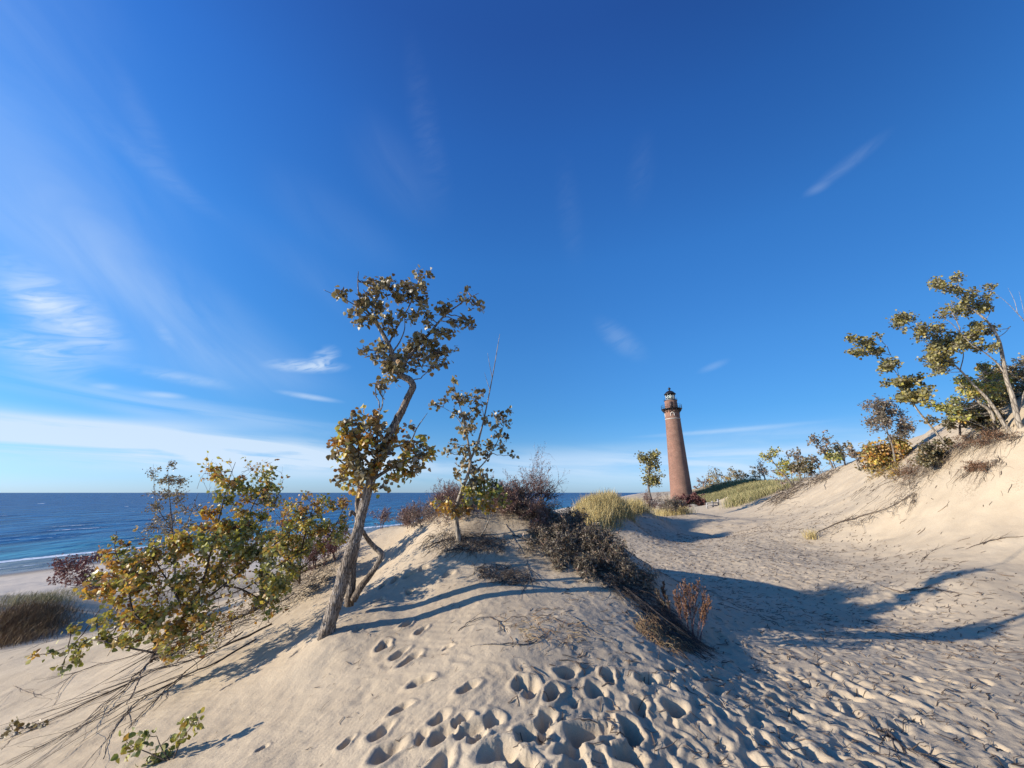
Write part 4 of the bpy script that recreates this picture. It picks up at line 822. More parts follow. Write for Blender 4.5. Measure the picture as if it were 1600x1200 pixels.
# roots and dead grass hanging off the edge
def root_mass(label, poly, n, seed, m_, L=.25, name='dead_grass_clump', group='dead grass and roots on the near dune', dirn=(.4, -.5, -.2)):
    q = np.random.default_rng(seed); pts = region(poly, n, seed); ctr = np.mean(pts, 0); mb = MB()
    for p in pts:
        d = np.array(dirn) + q.normal(size=3) * .55; d /= np.linalg.norm(d); l = L * q.uniform(.4, 1.2); t = np.linspace(0, 1, 6)[:, None]; pp = p + d * l * t; pp[:, :2] += np.cumsum(q.normal(size=(6, 2)) * l * .07, 0)
        hh = h_base(pp[:, 0], pp[:, 1]) + .01 + .06 * np.sin(t[:, 0] * 3.1) * q.uniform(0, 1.3); pp[:, 2] = hh; mb.tube(pp, np.linspace(.0045, .0012, 6) * q.uniform(.5, 1.2), 3, a=q.uniform(), cap=False)
    return tag(mb.build(name, m_, None, loc=tuple(ctr)), label, 'dead grass', None, 'stuff')
root_mass('matted brown roots and dead grass hanging over the dune edge left of the plumes', [(985,975),(1010,965),(1060,985),(1085,1010),(1050,1025),(1010,1000)], 420, 91, G_BROWN, .22)
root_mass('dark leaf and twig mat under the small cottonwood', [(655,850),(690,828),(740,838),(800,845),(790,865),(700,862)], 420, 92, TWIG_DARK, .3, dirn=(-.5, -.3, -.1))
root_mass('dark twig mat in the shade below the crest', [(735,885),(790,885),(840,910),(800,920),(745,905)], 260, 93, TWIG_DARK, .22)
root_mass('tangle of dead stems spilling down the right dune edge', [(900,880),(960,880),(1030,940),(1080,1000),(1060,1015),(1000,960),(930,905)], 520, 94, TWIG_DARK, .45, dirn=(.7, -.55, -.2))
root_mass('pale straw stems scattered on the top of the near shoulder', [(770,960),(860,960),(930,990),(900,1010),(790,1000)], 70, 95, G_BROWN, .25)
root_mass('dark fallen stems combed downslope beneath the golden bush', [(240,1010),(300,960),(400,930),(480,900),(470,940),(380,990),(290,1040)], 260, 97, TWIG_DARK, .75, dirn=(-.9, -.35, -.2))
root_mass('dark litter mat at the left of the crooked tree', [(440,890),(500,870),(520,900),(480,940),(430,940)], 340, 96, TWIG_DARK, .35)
# bare branches on the near dune's right side
gr = 'bare branches on the right side of the near dune'
for k, (rows, lab) in enumerate([
    ([(800,835,.010),(840,850,.010),(890,868,.009),(940,900,.008),(990,935,.006),(1035,980,.004)], 'long dark branch running down the right edge of the dune'),
    ([(900,870,.012),(950,895,.012),(1000,935,.010),(1040,970,.008),(1085,1020,.004)], 'thick dark branch nearest the shaded path along the dune edge'),
    ([(790,820,.006),(815,860,.006),(830,900,.005),(815,930,.003)], 'pale curved twig hanging below the crest in the shade'),
    ([(880,960,.004),(925,985,.004),(965,1010,.002)], 'thin brown runner on the sunlit shoulder'),
    ([(715,985,.004),(735,975,.005),(770,965,.003)], 'small pale twig lying above the footprints'),
    ([(765,965,.006),(780,975,.005),(788,985,.003)], 'short dark stick on the middle of the shoulder'),
    ([(735,1010,.004),(790,1005,.006),(830,1005,.006),(850,990,.003)], 'curved pale stick half buried on the shoulder'),
    ([(660,860,.007),(700,845,.009),(740,843,.009),(790,848,.005)], 'dark root lying across the foot of the small cottonwood')]):
    lying('fallen_branch', lab, rows, TWIG_DARK if k in (0, 1, 5, 7) else TWIG_GREY, 130 + k, gr, kids=8 if k < 3 else 3, kl=.35, lift=.015)

# ---- twig litter over the whole sand
def litter(name, label, n, test, seed, Lr, rr, m_, box):
    q = np.random.default_rng(seed); x = q.uniform(box[0], box[1], n * 12); y = q.uniform(box[2], box[3], n * 12); k = test(x, y, q); x = x[k][:n]; y = y[k][:n]; N = len(x)
    L = q.uniform(Lr[0], Lr[1], N) ** 1.0 * q.uniform(.4, 1, N); an = q.normal(.35, .9, N); t = np.linspace(-.5, .5, 4)
    X = x[:, None] + np.cos(an)[:, None] * L[:, None] * t + q.normal(size=(N, 4)) * L[:, None] * .07; Yy = y[:, None] + np.sin(an)[:, None] * L[:, None] * t + q.normal(size=(N, 4)) * L[:, None] * .07
    Z = H(X, Yy) + .004 + (q.uniform(0, .02, (N, 1)) * (np.array([0, .4, .8, 1.]))); mb = MB()
    for i in range(N): mb.tube(np.stack([X[i], Yy[i], Z[i]], 1), rr * q.uniform(.5, 1.4) * np.array([.8, 1, .9, .5]) * (1 + .06 * math.hypot(x[i], y[i])), 3, a=q.uniform(), cap=False)
    return tag(mb.build(name, m_, None, loc=(float(x.mean()), float(y.mean()), Hs(x.mean(), y.mean()))), label, 'litter', None, 'stuff')
DEB = rndmat('debris', [(0, (.05, .035, .025)), (.4, (.12, .085, .06)), (.75, (.22, .16, .11)), (1, (.42, .36, .28))])
litter('twig_litter', 'small dark twigs and bark scraps scattered along the trodden sand path', 6500, lambda x, y, q: (path_d(x, y) < 1.5) & (q.uniform(size=len(x)) < np.clip(1.5 - path_d(x, y) * .6, .15, 1) / (1 + (y / 14) ** 2)), 201, (.03, .20), .0030, DEB, (0, 14, 2, 22))
litter('twig_litter', 'thin twigs scattered on the near dune shoulder', 420, lambda x, y, q: (np.hypot(x - .6, (y - 5) * .8) < 2.6) & (q.uniform(size=len(x)) < .7), 202, (.02, .16), .0018, DEB, (-3, 3.5, 2.5, 8.5))
litter('twig_litter', 'sparse twigs on the far sand slope', 1100, lambda x, y, q: (q.uniform(size=len(x)) < .5), 203, (.05, .3), .004, DEB, (5, 22, 8, 32))
litter('twig_litter', 'few twigs on the clean left slope', 50, lambda x, y, q: (q.uniform(size=len(x)) < .5), 204, (.02, .08), .002, DEB, (-6, -.5, 3, 9))
crack = lying('fallen_branch', 'tangled root lying in trodden sand at the bottom right', [(1370,1140,.006),(1400,1150,.010),(1440,1175,.010),(1490,1200,.008),(1540,1230,.004)], TWIG_DARK, 150, None, 16, kl=.5)
lying('fallen_branch', 'curly thin roots beside the tangled root at the bottom right', [(1360,1120,.004),(1375,1150,.004),(1410,1130,.003),(1440,1110,.002)], TWIG_DARK, 151, None, 8, kl=.6)
gp = 'branches lying on the far side of the path'
for k, (rows, lab) in enumerate([([(1260,842,.010),(1300,820,.014),(1340,805,.014),(1390,790,.010),(1430,770,.006)], 'long dead branch trailing from the grass tuft up the slope'),
    ([(1375,915,.006),(1410,925,.010),(1450,918,.008),(1480,925,.004)], 'dark twig on the path in front of the tree shadow'), ([(1510,862,.006),(1550,850,.008),(1600,842,.006)], 'thin branch on the right slope near the edge'),
    ([(1440,880,.004),(1450,870,.006),(1465,858,.004)], 'short crooked twig on the slope above the tree shadow')]): lying('fallen_branch', lab, rows, TWIG, 160 + k, gp, 9, kl=.4)

# ---- right hill: pale leaning cottonwoods
def rt(label, limbs, cl, Y, seed, lm=[L_HILL, L_GREEN], leaf=.066, name='cottonwood_tree', bark=BARK_PALE, group='cottonwoods on the right dune', names=None, twigr=.007, cat='tree', broad=1.0, per=4):
    r0 = limbs[0][0]; return guided_tree(name, label, cat, P(r0[0], r0[1], Y), [[(a_, b_, c_, r_ * .72) for a_, b_, c_, r_ in yo(l, Y)] for l in limbs], [(c[0], c[1], c[2], Y + c[3], int(c[4] * 4.6), c[5] if len(c) > 5 else 0) for c in cl], lm, bark, leaf, seed, group, names=names, twigr=twigr, broad=broad, per=per)
YR = 10.9
rt('tallest pale cottonwood leaning left at the right edge of the photo', [[(1598,676,0,.09),(1590,655,0,.085),(1582,620,0,.075),(1572,590,0,.065),(1566,555,0,.058),(1560,530,0,.05),(1545,505,0,.04),(1525,487,0,.032),(1508,475,0,.022),(1500,455,0,.014),(1496,435,0,.007)],
    [(1572,590,0,.03),(1560,570,0,.026),(1540,552,-.1,.02),(1520,540,-.1,.014),(1500,520,-.1,.008)],[(1558,528,0,.016),(1570,520,0,.012),(1579,510,0,.006)],[(1590,650,0,.03),(1600,615,0,.026),(1612,590,0,.02)],[(1512,478,0,.012),(1495,465,0,.009),(1480,450,0,.004)],[(1540,500,0,.012),(1550,480,0,.008),(1548,460,0,.003)]],
    fill([(1455,440),(1480,428),(1540,432),(1550,450),(1545,485),(1510,485),(1500,460),(1465,455)], 20, 10, 15, 0, 0, 301) + fill([(1460,480),(1500,470),(1520,490),(1555,510),(1550,545),(1520,545),(1510,510),(1470,500)], 20, 10, 14, 0, 0, 302), YR, 303, names=['trunk'] + ['branch'] * 5)
rt('cottonwood with a broad leafy crown leaning left from the right dune', [[(1582,682,0,.07),(1572,668,0,.065),(1555,640,0,.055),(1540,620,0,.048),(1520,600,0,.04),(1500,578,0,.03),(1480,560,0,.022),(1460,540,0,.015),(1440,515,0,.008)],
    [(1500,580,0,.02),(1505,550,0,.014),(1490,520,0,.008)],[(1470,550,0,.014),(1440,530,0,.01),(1415,500,0,.005)]],
    fill([(1390,495),(1410,486),(1440,500),(1470,510),(1500,515),(1510,550),(1490,580),(1460,580),(1445,560),(1455,545),(1430,520),(1400,510)], 46, 11, 17, 0, 0, 304), YR + .3, 305, names=['trunk', 'branch', 'branch'])
rt('short curved cottonwood with yellow green leaves under the larger crowns', [[(1550,672,0,.075),(1552,655,0,.07),(1545,640,0,.06),(1530,630,0,.05),(1525,618,0,.03)],[(1530,628,0,.03),(1515,615,0,.025),(1500,600,0,.012)],[(1548,645,0,.03),(1540,610,0,.02),(1535,580,0,.01)]],
    fill([(1500,600),(1510,570),(1560,575),(1570,600),(1545,625),(1505,620)], 28, 11, 16, .3, 1, 306) + fill([(1450,625),(1480,612),(1510,620),(1520,650),(1490,655)], 16, 9, 13, .2, 1, 307), YR + .6, 308, names=['trunk', 'branch', 'branch'])
rt('slender cottonwood leaning far left, the leftmost of the right hand crowns', [[(1476,694,0,.045),(1462,675,0,.042),(1445,655,0,.036),(1430,635,0,.03),(1425,620,0,.024),(1410,600,0,.018),(1395,575,0,.013),(1375,560,0,.01),(1350,545,0,.007),(1325,525,0,.003)],[(1405,590,0,.01),(1400,570,0,.008),(1392,555,0,.004)],[(1430,630,0,.01),(1440,610,0,.006)]],
    fill([(1370,580),(1395,558),(1425,580),(1440,600),(1450,615),(1430,630),(1405,625),(1385,600)], 26, 10, 15, 0, 0, 310) + fill([(1318,520),(1330,515),(1370,530),(1378,555),(1350,552),(1325,550)], 13, 8, 8, 0, 0, 311) + [(1372,521,4,0,5),(1362,528,4,0,5),(1358,540,5,0,5)], 12.4, 312, leaf=.085, names=['trunk', 'branch', 'branch'])
rt('leafless pale branched tree cut by the right edge of the photo', [[(1640,640,0,.05),(1625,560,0,.035),(1605,510,0,.02),(1590,490,0,.012),(1570,470,0,.007),(1550,455,0,.003)],[(1590,490,0,.01),(1585,470,0,.007),(1575,450,0,.003)],[(1605,510,0,.01),(1598,480,0,.006),(1592,455,0,.003)]],
    [(1605,545,6,0,4),(1600,560,9,0,10),(1605,580,9,0,12)], 12.0, 313, lm=[L_OLIVE, L_OLIVE], names=['trunk', 'branch', 'branch'])
rt('dark leaved bush behind the pale trunks at the right edge', [[(1580,660,0,.04),(1575,620,0,.03),(1570,590,0,.012)],[(1578,640,0,.02),(1600,600,0,.01)]], fill([(1520,600),(1555,575),(1600,555),(1610,600),(1605,645),(1570,655),(1525,645)], 60, 12, 18, 0, 0, 314), 12.6, 315, lm=[L_OLIVE], name='leafy_bush', names=['stem', 'branch'], cat='bush', bark=TWIG)
rt('rusty brown leaved bush on the right dune, below the crowns', [[(1500,680,0,.04),(1500,650,0,.03),(1505,630,0,.012)],[(1500,670,0,.02),(1470,655,0,.01)]], fill([(1470,640),(1500,630),(1560,640),(1560,665),(1500,670),(1465,665)], 30, 10, 13, 0, 0, 316), 12.0, 317, lm=[L_DARK], leaf=.07, name='leafy_bush', names=['stem', 'branch'], cat='bush', bark=TWIG)
rt('dark rusty thicket at the foot of the slender leaning cottonwood', [[(1460,722,0,.04),(1455,700,0,.03),(1450,685,0,.012)]], fill([(1430,695),(1460,685),(1485,690),(1475,720),(1435,725)], 20, 9, 12, 0, 0, 318), 13.0, 319, lm=[L_DARK], leaf=.07, name='leafy_bush', names=['stem'], cat='bush', bark=TWIG_DARK)
rt('feathery grey brown sapling left of the leaning cottonwoods', [[(1400,735,0,.06),(1395,700,0,.045),(1385,670,0,.03),(1380,640,0,.014),(1378,618,0,.005)],[(1388,680,0,.02),(1365,650,0,.01)],[(1390,690,0,.02),(1412,660,0,.008)]],
    fill([(1357,625),(1380,615),(1405,635),(1420,665),(1400,690),(1370,670)], 36, 12, 15, 0, 0, 320), 17.0, 321, lm=[L_CURL], leaf=.09, name='twiggy_sapling', names=['trunk', 'branch', 'branch'], bark=TWIG_GREY, broad=.6, group=None, twigr=.010)
rt('gold and green bush on the ridge at the foot of the feathery sapling', [[(1390,738,0,.06),(1390,715,0,.04),(1395,695,0,.02)],[(1390,725,0,.03),(1360,712,0,.015)]],
    fill([(1350,700),(1375,690),(1420,680),(1430,710),(1420,735),(1360,728)], 40, 11, 14, 0, 0, 322), 17.5, 323, lm=[L_GOLD, L_GREEN], leaf=.10, name='leafy_bush', names=['stem', 'branch'], cat='bush', bark=TWIG, group=None, twigr=.009)
rt('dark green bush at the left end of the ridge bushes', [[(1365,738,0,.05),(1362,715,0,.03),(1360,700,0,.015)]], fill([(1345,705),(1365,693),(1385,700),(1385,732),(1352,732)], 22, 10, 14, 0, 0, 324), 18.5, 325, lm=[L_DARK], leaf=.10, name='leafy_bush', names=['stem'], cat='bush', bark=TWIG_DARK, group=None, twigr=.009)
# dead branches spilled on the right slope
def deadwood(label, poly, n, seed, L, m_, dirn, jit=.75, r=.006, name='brush_pile', cat='dead branches', hgt=.3, group='dead branches on the right dunes'):
    q = np.random.default_rng(seed); pts = region(poly, n, seed); ctr = np.mean(pts, 0); mb = MB()
    for p in pts:
        d = np.array(dirn) + q.normal(size=3) * jit; d /= np.linalg.norm(d); l = L * q.uniform(.3, 1.2) ** 1.5; t = np.linspace(0, 1, 7)[:, None]; pp = p + d * l * t; pp[:, :2] += np.cumsum(q.normal(size=(7, 2)) * l * .09, 0)
        pp[:, 2] = h_base(pp[:, 0], pp[:, 1]) + .01 + hgt * q.uniform(0, 1) ** 2 * np.sin(t[:, 0] * 2.6 + .1); mb.tube(pp, np.linspace(r, r * .3, 7) * q.uniform(.5, 1.5), 4, a=q.uniform(), cap=False)
    return tag(mb.build(name, m_, None, loc=tuple(ground_pt(ctr[0], ctr[1]))), label, cat, group)
DW = rndmat('deadwood', [(0, (.05, .035, .025)), (.5, (.15, .11, .075)), (.85, (.28, .23, .17)), (1, (.42, .37, .3))])
deadwood('dead branches and roots spilling down from the leaning cottonwood stem', [(1400,745),(1440,715),(1475,700),(1490,712),(1450,745),(1420,765)], 200, 401, .65, DW, (-.8, -.1, -.2), hgt=.45)
deadwood('dead wood and litter under the pale trunks on the right dune', [(1470,700),(1530,668),(1590,672),(1600,688),(1540,700),(1480,715)], 240, 402, .45, DW, (-.95, .25, -.1), hgt=.22)
crest('bare thorny brush under the slender leaning cottonwood on the right slope', [(1405,752),(1440,722),(1475,705),(1480,715),(1440,745)], 9, .4, 431, L_RUST, TWIG, .03, .5, bare_cfg, 4, .007, 1.2, group='low brush on the right dune')
crest('bare low brush on the sand beneath the tallest pale cottonwood', [(1490,700),(1540,680),(1595,690),(1560,700)], 9, .32, 432, L_RUST, TWIG_DARK, .03, .5, bare_cfg, 4, .006, 1.2, group='low brush on the right dune')
crest('small dark brush patch on the right slope below the trunks', [(1505,738),(1540,725),(1565,722),(1545,738)], 6, .25, 433, L_RUST, TWIG_DARK, .03, .5, bare_cfg, 4, .005, 1.2, group='low brush on the right dune')
crest('brown brush at the foot of the gold and green ridge bush', [(1360,742),(1400,738),(1420,742),(1400,752)], 6, .45, 434, L_GOLD, TWIG, .04, .6, bare_cfg, 4, .008, 1.1, group='low brush on the right dune')
deadwood('thin tangled runners below the ridge bushes on open sand', [(1400,778),(1425,755),(1440,765),(1435,785),(1410,795)], 60, 403, .6, DW, (-.9, -.5, -.2), r=.006)
deadwood('grey brush spilling over the sand ridge towards the path', [(1200,785),(1215,765),(1250,745),(1310,735),(1290,750),(1250,765),(1215,790)], 330, 404, 2.2, DW, (-.7, -.6, -.1), r=.022, hgt=.7)
deadwood('brown litter patch on the slope right of the trailing branch', [(1500,735),(1530,725),(1560,715),(1575,722),(1550,735),(1500,748)], 150, 405, .35, DW, (-.95, .2, -.1), hgt=.12)
deadwood('trail of dead stems down the slope to the grass tuft', [(1270,835),(1330,805),(1400,785),(1410,792),(1340,818),(1275,840)], 80, 406, .5, DW, (-.8, -.4, -.1), hgt=.1)
deadwood('thin dark runners fanned out beneath the ridge bushes', [(1335,770),(1370,745),(1420,750),(1400,765),(1350,785)], 22, 407, 1.6, DW, (-.95, -.35, -.1), r=.008, hgt=.08)

# ---- marram grass
def grass(label, poly, n, h, wd, lean, m_, seed, name='marram_grass', dirn=(.1, .05, 0), clump=.3, ymin=0.0, per=40):
    k = max(6, n // per); c = np.array(region(poly, k, seed, ymin)); q = np.random.default_rng(seed); p = np.repeat(c, n // k, 0); p[:, :2] += q.normal(size=(len(p), 2)) * clump; p[:, 2] = h_base(p[:, 0], p[:, 1]) - .03
    mb = MB(); mb.blades(p, h, wd, lean, seed, dirn); ctr = c.mean(0)
    return tag(mb.build(name, m_, None, loc=tuple(ground_pt(ctr[0], ctr[1]))), label, 'grass', None, 'stuff')
grass('tall golden marram grass on the low hummock left of the lighthouse', [(895,812),(905,796),(945,784),(1003,780),(1008,800),(960,812),(935,835),(905,830)], 12000, .85, .014, .3, G_GOLD, 501, clump=.22, ymin=14)
grass('sparser marram grass in front of the lighthouse foot', [(1000,800),(1030,790),(1060,792),(1075,802),(1040,808)], 4200, .65, .014, .35, G_GOLD, 502, clump=.4, ymin=16)
grass('wind combed brown grass on the hump at the left edge', [(0,1010),(0,970),(40,955),(85,945),(95,955),(70,985),(20,1010)], 7000, .42, .010, .6, G_BROWN, 503, dirn=(.35, -.2, 0), clump=.4)
grass('green tops of grass along the left hump', [(0,950),(60,930),(150,915),(150,930),(60,945)], 2600, .45, .010, .5, G_GREEN, 504, dirn=(.3, 0, 0), clump=.5)
grass('green marram grass on two rounded hummocks where the sand path ends', [(1145,790),(1150,772),(1175,764),(1235,762),(1232,778),(1190,785)], 9000, 1.1, .035, .4, G_GREEN, 508, clump=.7, ymin=50)
grass('small tuft of green grass alone on the sand slope', [(1258,838),(1272,836),(1272,842),(1260,843)], 130, .38, .010, .7, G_GOLD, 505, name='grass_tuft', clump=.06)
grass('green marram grass covering the dune beside the lighthouse', [(1078,786),(1085,775),(1120,762),(1160,752),(1245,744),(1240,772),(1190,779),(1150,786),(1120,789)], 30000, 1.15, .06, .45, G_GREEN, 506, clump=1.1, ymin=75, per=60)
grass('small tufts at the near end of the golden hummock', [(925,835),(960,825),(975,815),(1000,808),(990,818),(950,838)], 420, .4, .010, .5, G_GREEN, 507, clump=.12)

# ---- shrubs and trees in the distance
far_cfg = dict(seg=4, wob=.25, kids=(4, 7), ang=(.4, 1.0), nl=9, leafdepth=1, jit=.05, al=.4, ar=.8, bend=(0, 0, .05), sides=3, **{'from': .35})
def far_shrub(label, pts, L, r, seed, lm, tm, leaf, nst=4, name='shrub', group=None, cat='shrub', broad=.6, nl=9, spread=.7, depth=2):
    pts = [np.array(p) for p in pts]; return shrub(name, label, cat, pts, L, r, depth, dict(far_cfg, nl=nl), lm, tm, leaf, broad, seed, group, nst, spread)
far_shrub('grey green twiggy shrub in front of the lighthouse foot', region([(1025,800),(1060,796),(1070,806),(1040,810)], 5, 601), 1.0, .012, 601, L_CURL, TWIG_GREY, .07, 4)
far_shrub('pinkish grey shrub between the golden grass and the lighthouse', region([(1005,795),(1035,788),(1040,796),(1010,802)], 5, 602), .9, .012, 602, L_DRY, TWIG_RED, .06, 4)
lb = ground_pt(46, 108)
far_shrub('low wine red shrubs around the foot of the lighthouse', [P(x_, 789, 72) * [1, 1, 0] + [0, 0, float(h_base(*P(x_, 789, 72)[:2])[0])] for x_ in (1062, 1068, 1074, 1080, 1086, 1091)], 1.6, .03, 603, L_RED, TWIG_RED, .20, 5, nl=10)
def far_tree(label, px, py_base, py_top, Y, seed, lm, leaf=.3, w=.5, group='trees on the far dunes', name='dune_tree', lean=(0, 0), n=26, bark=TWIG_GREY, cnt=10):
    q = np.random.default_rng(seed); b = P(px, py_base, Y); h = P(px, py_top, Y)[2] - b[2]; root = thing(name, b, label, 'tree', group); tr = MB(); tw = MB(); lf = MB()
    k = 8; t = np.linspace(0, 1, k); pts = b + np.stack([lean[0] * h * t + .04 * h * np.sin(t * 5 + seed), lean[1] * h * t, h * .93 * t], 1); tr.tube(pts, np.linspace(h * .03, h * .006, k), 6, rough=.05, seed=seed)
    nb = 8; ends = []
    for i in range(nb):
        u = q.uniform(.25, .95); s = pts[0] * 0 + np.array([np.interp(u, t, pts[:, j]) for j in range(3)]); a = q.uniform(0, 6.28); l = h * w * .5 * (1.2 - u * .6); e = s + np.array([math.cos(a) * l, math.sin(a) * l, l * q.uniform(.4, 1.1)])
        w_ = wiggle(s, e, 5, .12, q); tw.tube(w_, np.linspace(h * .012, h * .004, 5), 4); ends += [w_[2], w_[3], w_[4]]
    ends.append(pts[-1]); ends.append(pts[-2]); P0 = []; A0 = []
    for i in range(n):
        c = ends[q.integers(len(ends))] + q.normal(size=3) * h * .06 * w * 1.5; rr = h * .07
        for j in range(cnt): P0.append(c + q.normal(size=3) * rr * .6); A0.append(q.normal(size=3))
    lf.leaves(P0, A0, leaf * q.uniform(.5, 1.2, len(P0)), .8, .4, .3, seed); tr.build('trunk', bark, root); tw.build('branches', bark, root); lf.build('leaves', lm, root); return root
far_tree('lone leafy tree immediately left of the lighthouse', 1019, 782, 708, 45, 701, L_HILL, .24, .46, n=115, cnt=13, lean=(-.05, 0), group=None, bark=TWIG_GREY)
for k, (px, yb, yt, Y, lm, w, n, lab) in enumerate([
    (1096,774,749,122,L_RUST,.9,26,'small round rusty tree nearest the lighthouse on its right'), (1124,768,730,126,L_OLIVE,.6,40,'taller loose tree second to the right of the lighthouse'), (1112,770,750,124,L_GOLD,1.1,26,'low golden bush tree between the two trees right of the lighthouse'),
    (1154,763,734,126,L_OLIVE,.7,34,'dark olive tree in the middle of the grassy dune'), (1140,766,745,124,L_GOLD,1.0,20,'low yellow tree left of the dark olive one'), (1162,761,733,124,L_DARK,.5,22,'narrow dark tree beside the olive one on the grassy dune'),
    (1190,759,738,124,L_DARK,1.4,46,'dark spreading evergreen tree on the grassy dune'), (1196,760,716,118,L_CURL,.3,16,'thin grey bare topped tree behind the evergreen'), (1178,760,746,120,L_DARK,1.4,18,'tiny dark bush on the crest of the grassy dune')]):
    far_tree(lab, px, yb, yt, Y, 710 + k, lm, .34, w * 1.15, n=int(n * 1.6))
for k, (px, yb, yt, Y, lm, w, n, lab, ln) in enumerate([
    (1236,758,704,44,L_GREEN,.55,40,'green tree leaning left at the foot of the sand ridge', (-.5, 0)), (1240,756,728,44,L_GOLD,1.1,34,'golden bush beneath the leaning green tree', (0, 0)), (1252,752,706,42,L_CURL,.6,22,'bare grey tree right of the leaning green tree', (.05, 0)),
    (1270,745,712,40,L_CURL,.8,16,'thin bare tree on the ridge with almost no leaves', (.1, 0)), (1258,752,727,40,L_DARK,1.2,30,'dark green bush on the brushy end of the ridge', (0, 0)), (1302,732,680,32,L_CURL,.55,26,'pale twiggy tree on the sand ridge, leaning left', (-.35, 0)),
    (1318,734,688,32,L_OLIVE,.5,20,'pale twiggy tree on the sand ridge, leaning right', (.25, 0)), (1305,732,708,32,L_GREEN,1.2,26,'low green bush at the foot of the twin twiggy trees', (0, 0)), (1345,736,700,27,L_CURL,.5,16,'small bare tree between the twiggy trees and ridge bushes', (-.1, 0))]):
    far_tree(lab, px, yb, yt, Y, 730 + k, lm, .17 if Y < 36 else .22, w * 1.1, n=int(n * 1.5), lean=ln)
far_tree('leafless grey sapling rising above brush at the ridge end', 1222, 766, 735, 50, 760, L_DRY, .2, .8, n=10)

# ------------------------------------------------------------------ lighthouse
def lathe_uv(mb_prof, sides, name, m_, parent):
    mb = MB(); mb.lathe(mb_prof, sides); return mb.build(name, m_, parent, smooth=True)
m, nt, b, out = mat('tower_brick'); BRICK = m
tcn = nd(nt, 'ShaderNodeTexCoord'); sp = nd(nt, 'ShaderNodeSeparateXYZ', {0: tcn.outputs['Object']}); at = nd(nt, 'ShaderNodeMath', {0: sp.outputs[1], 1: sp.outputs[0]}, operation='ARCTAN2')
um = nd(nt, 'ShaderNodeMath', {0: at.outputs[0], 1: 2.5}, operation='MULTIPLY'); cb = nd(nt, 'ShaderNodeCombineXYZ', {0: um.outputs[0], 1: sp.outputs[2]})
br = nd(nt, 'ShaderNodeTexBrick', {'Vector': cb.outputs[0], 'Color1': (.185, .085, .060, 1), 'Color2': (.28, .135, .093, 1), 'Mortar': (.23, .18, .145, 1), 'Scale': 1.0, 'Mortar Size': .018, 'Brick Width': .36, 'Row Height': .14})
nz = nd(nt, 'ShaderNodeTexNoise', {'Vector': cb.outputs[0], 'Scale': .45, 'Detail': 9.0, 'Roughness': .78}); cr_ = ramp(nt, nz.outputs[0], [(.32, (.68, .66, .66)), (.68, (1.28, 1.25, 1.2))])
mm = nd(nt, 'ShaderNodeMix', {0: 1.0, 6: br.outputs[0], 7: cr_}, data_type='RGBA', blend_type='MULTIPLY'); nt.links.new(mm.outputs[2], b.inputs['Base Color']); b.inputs['Roughness'].default_value = .9
bp = nd(nt, 'ShaderNodeBump', {'Strength': .5, 'Distance': .03, 'Height': br.outputs['Fac']}); bp.invert = True; nt.links.new(bp.outputs[0], b.inputs['Normal'])
IRON = plain('black_iron', (.022, .022, .026), .45, .3); STONE = plain('pale_stone', (.47, .43, .38), .8); DARKW = plain('window_dark', (.03, .035, .045), .2); WHITE = plain('lens_glass', (.62, .68, .62), .25, 0)
m, nt, b, out = mat('lantern_glass'); GLASS = m; b.inputs['Base Color'].default_value = (.9, .95, .95, 1); b.inputs['Roughness'].default_value = .03; b.inputs['Transmission Weight'].default_value = 1.0; b.inputs['IOR'].default_value = 1.15
TB = P(1065.5, 779, 115.0); TB[2] -= .6; HS = 1.0
lh = thing('lighthouse', TB, 'tall tapering red brick lighthouse with black lantern roof and gallery', 'lighthouse')
lh['loc0'] = [0, 0, 0]
ZT = TB[2]
def zl(py): return P(1052, py, 115.0)[2] - ZT
z_band = zl(655.5); z_deck = zl(640.0); z_room = zl(626.0); z_glass = zl(616.0); z_roof = zl(611.0); z_top = zl(607.5)
def rad(z): return 3.05 - (3.05 - 2.02) * min(1, z / z_deck) ** .92
prof = [(rad(z), z) for z in np.linspace(0, z_deck - .15, 40)]
mb = MB(); mb.lathe(prof, 96); wall = mb.build('tower_wall', BRICK, lh, smooth=True)
mb = MB(); mb.lathe([(rad(z_band) - .02, z_band - .08), (rad(z_band) + .10, z_band - .08), (rad(z_band) + .12, z_band + .12), (rad(z_band) - .02, z_band + .16)], 96); mb.build('stone_band', STONE, lh)
vd = np.array([-TB[0], -TB[1]]); va = math.atan2(vd[1], vd[0])
def arch(cz, a0, w, h, r, th, close=False):
    """arched outline (half round top) wrapped on the tower wall, returned as tube-like ring points"""
    P_ = [(-w, -h)] + [(w * math.cos(t), w * math.sin(t)) for t in np.linspace(math.pi, 0, 11)] + [(w, -h)]
    return [np.array([(r) * math.cos(a0 + u / r), (r) * math.sin(a0 + u / r), cz + v]) for u, v in P_]
zw = (z_band + z_deck) / 2 - .15
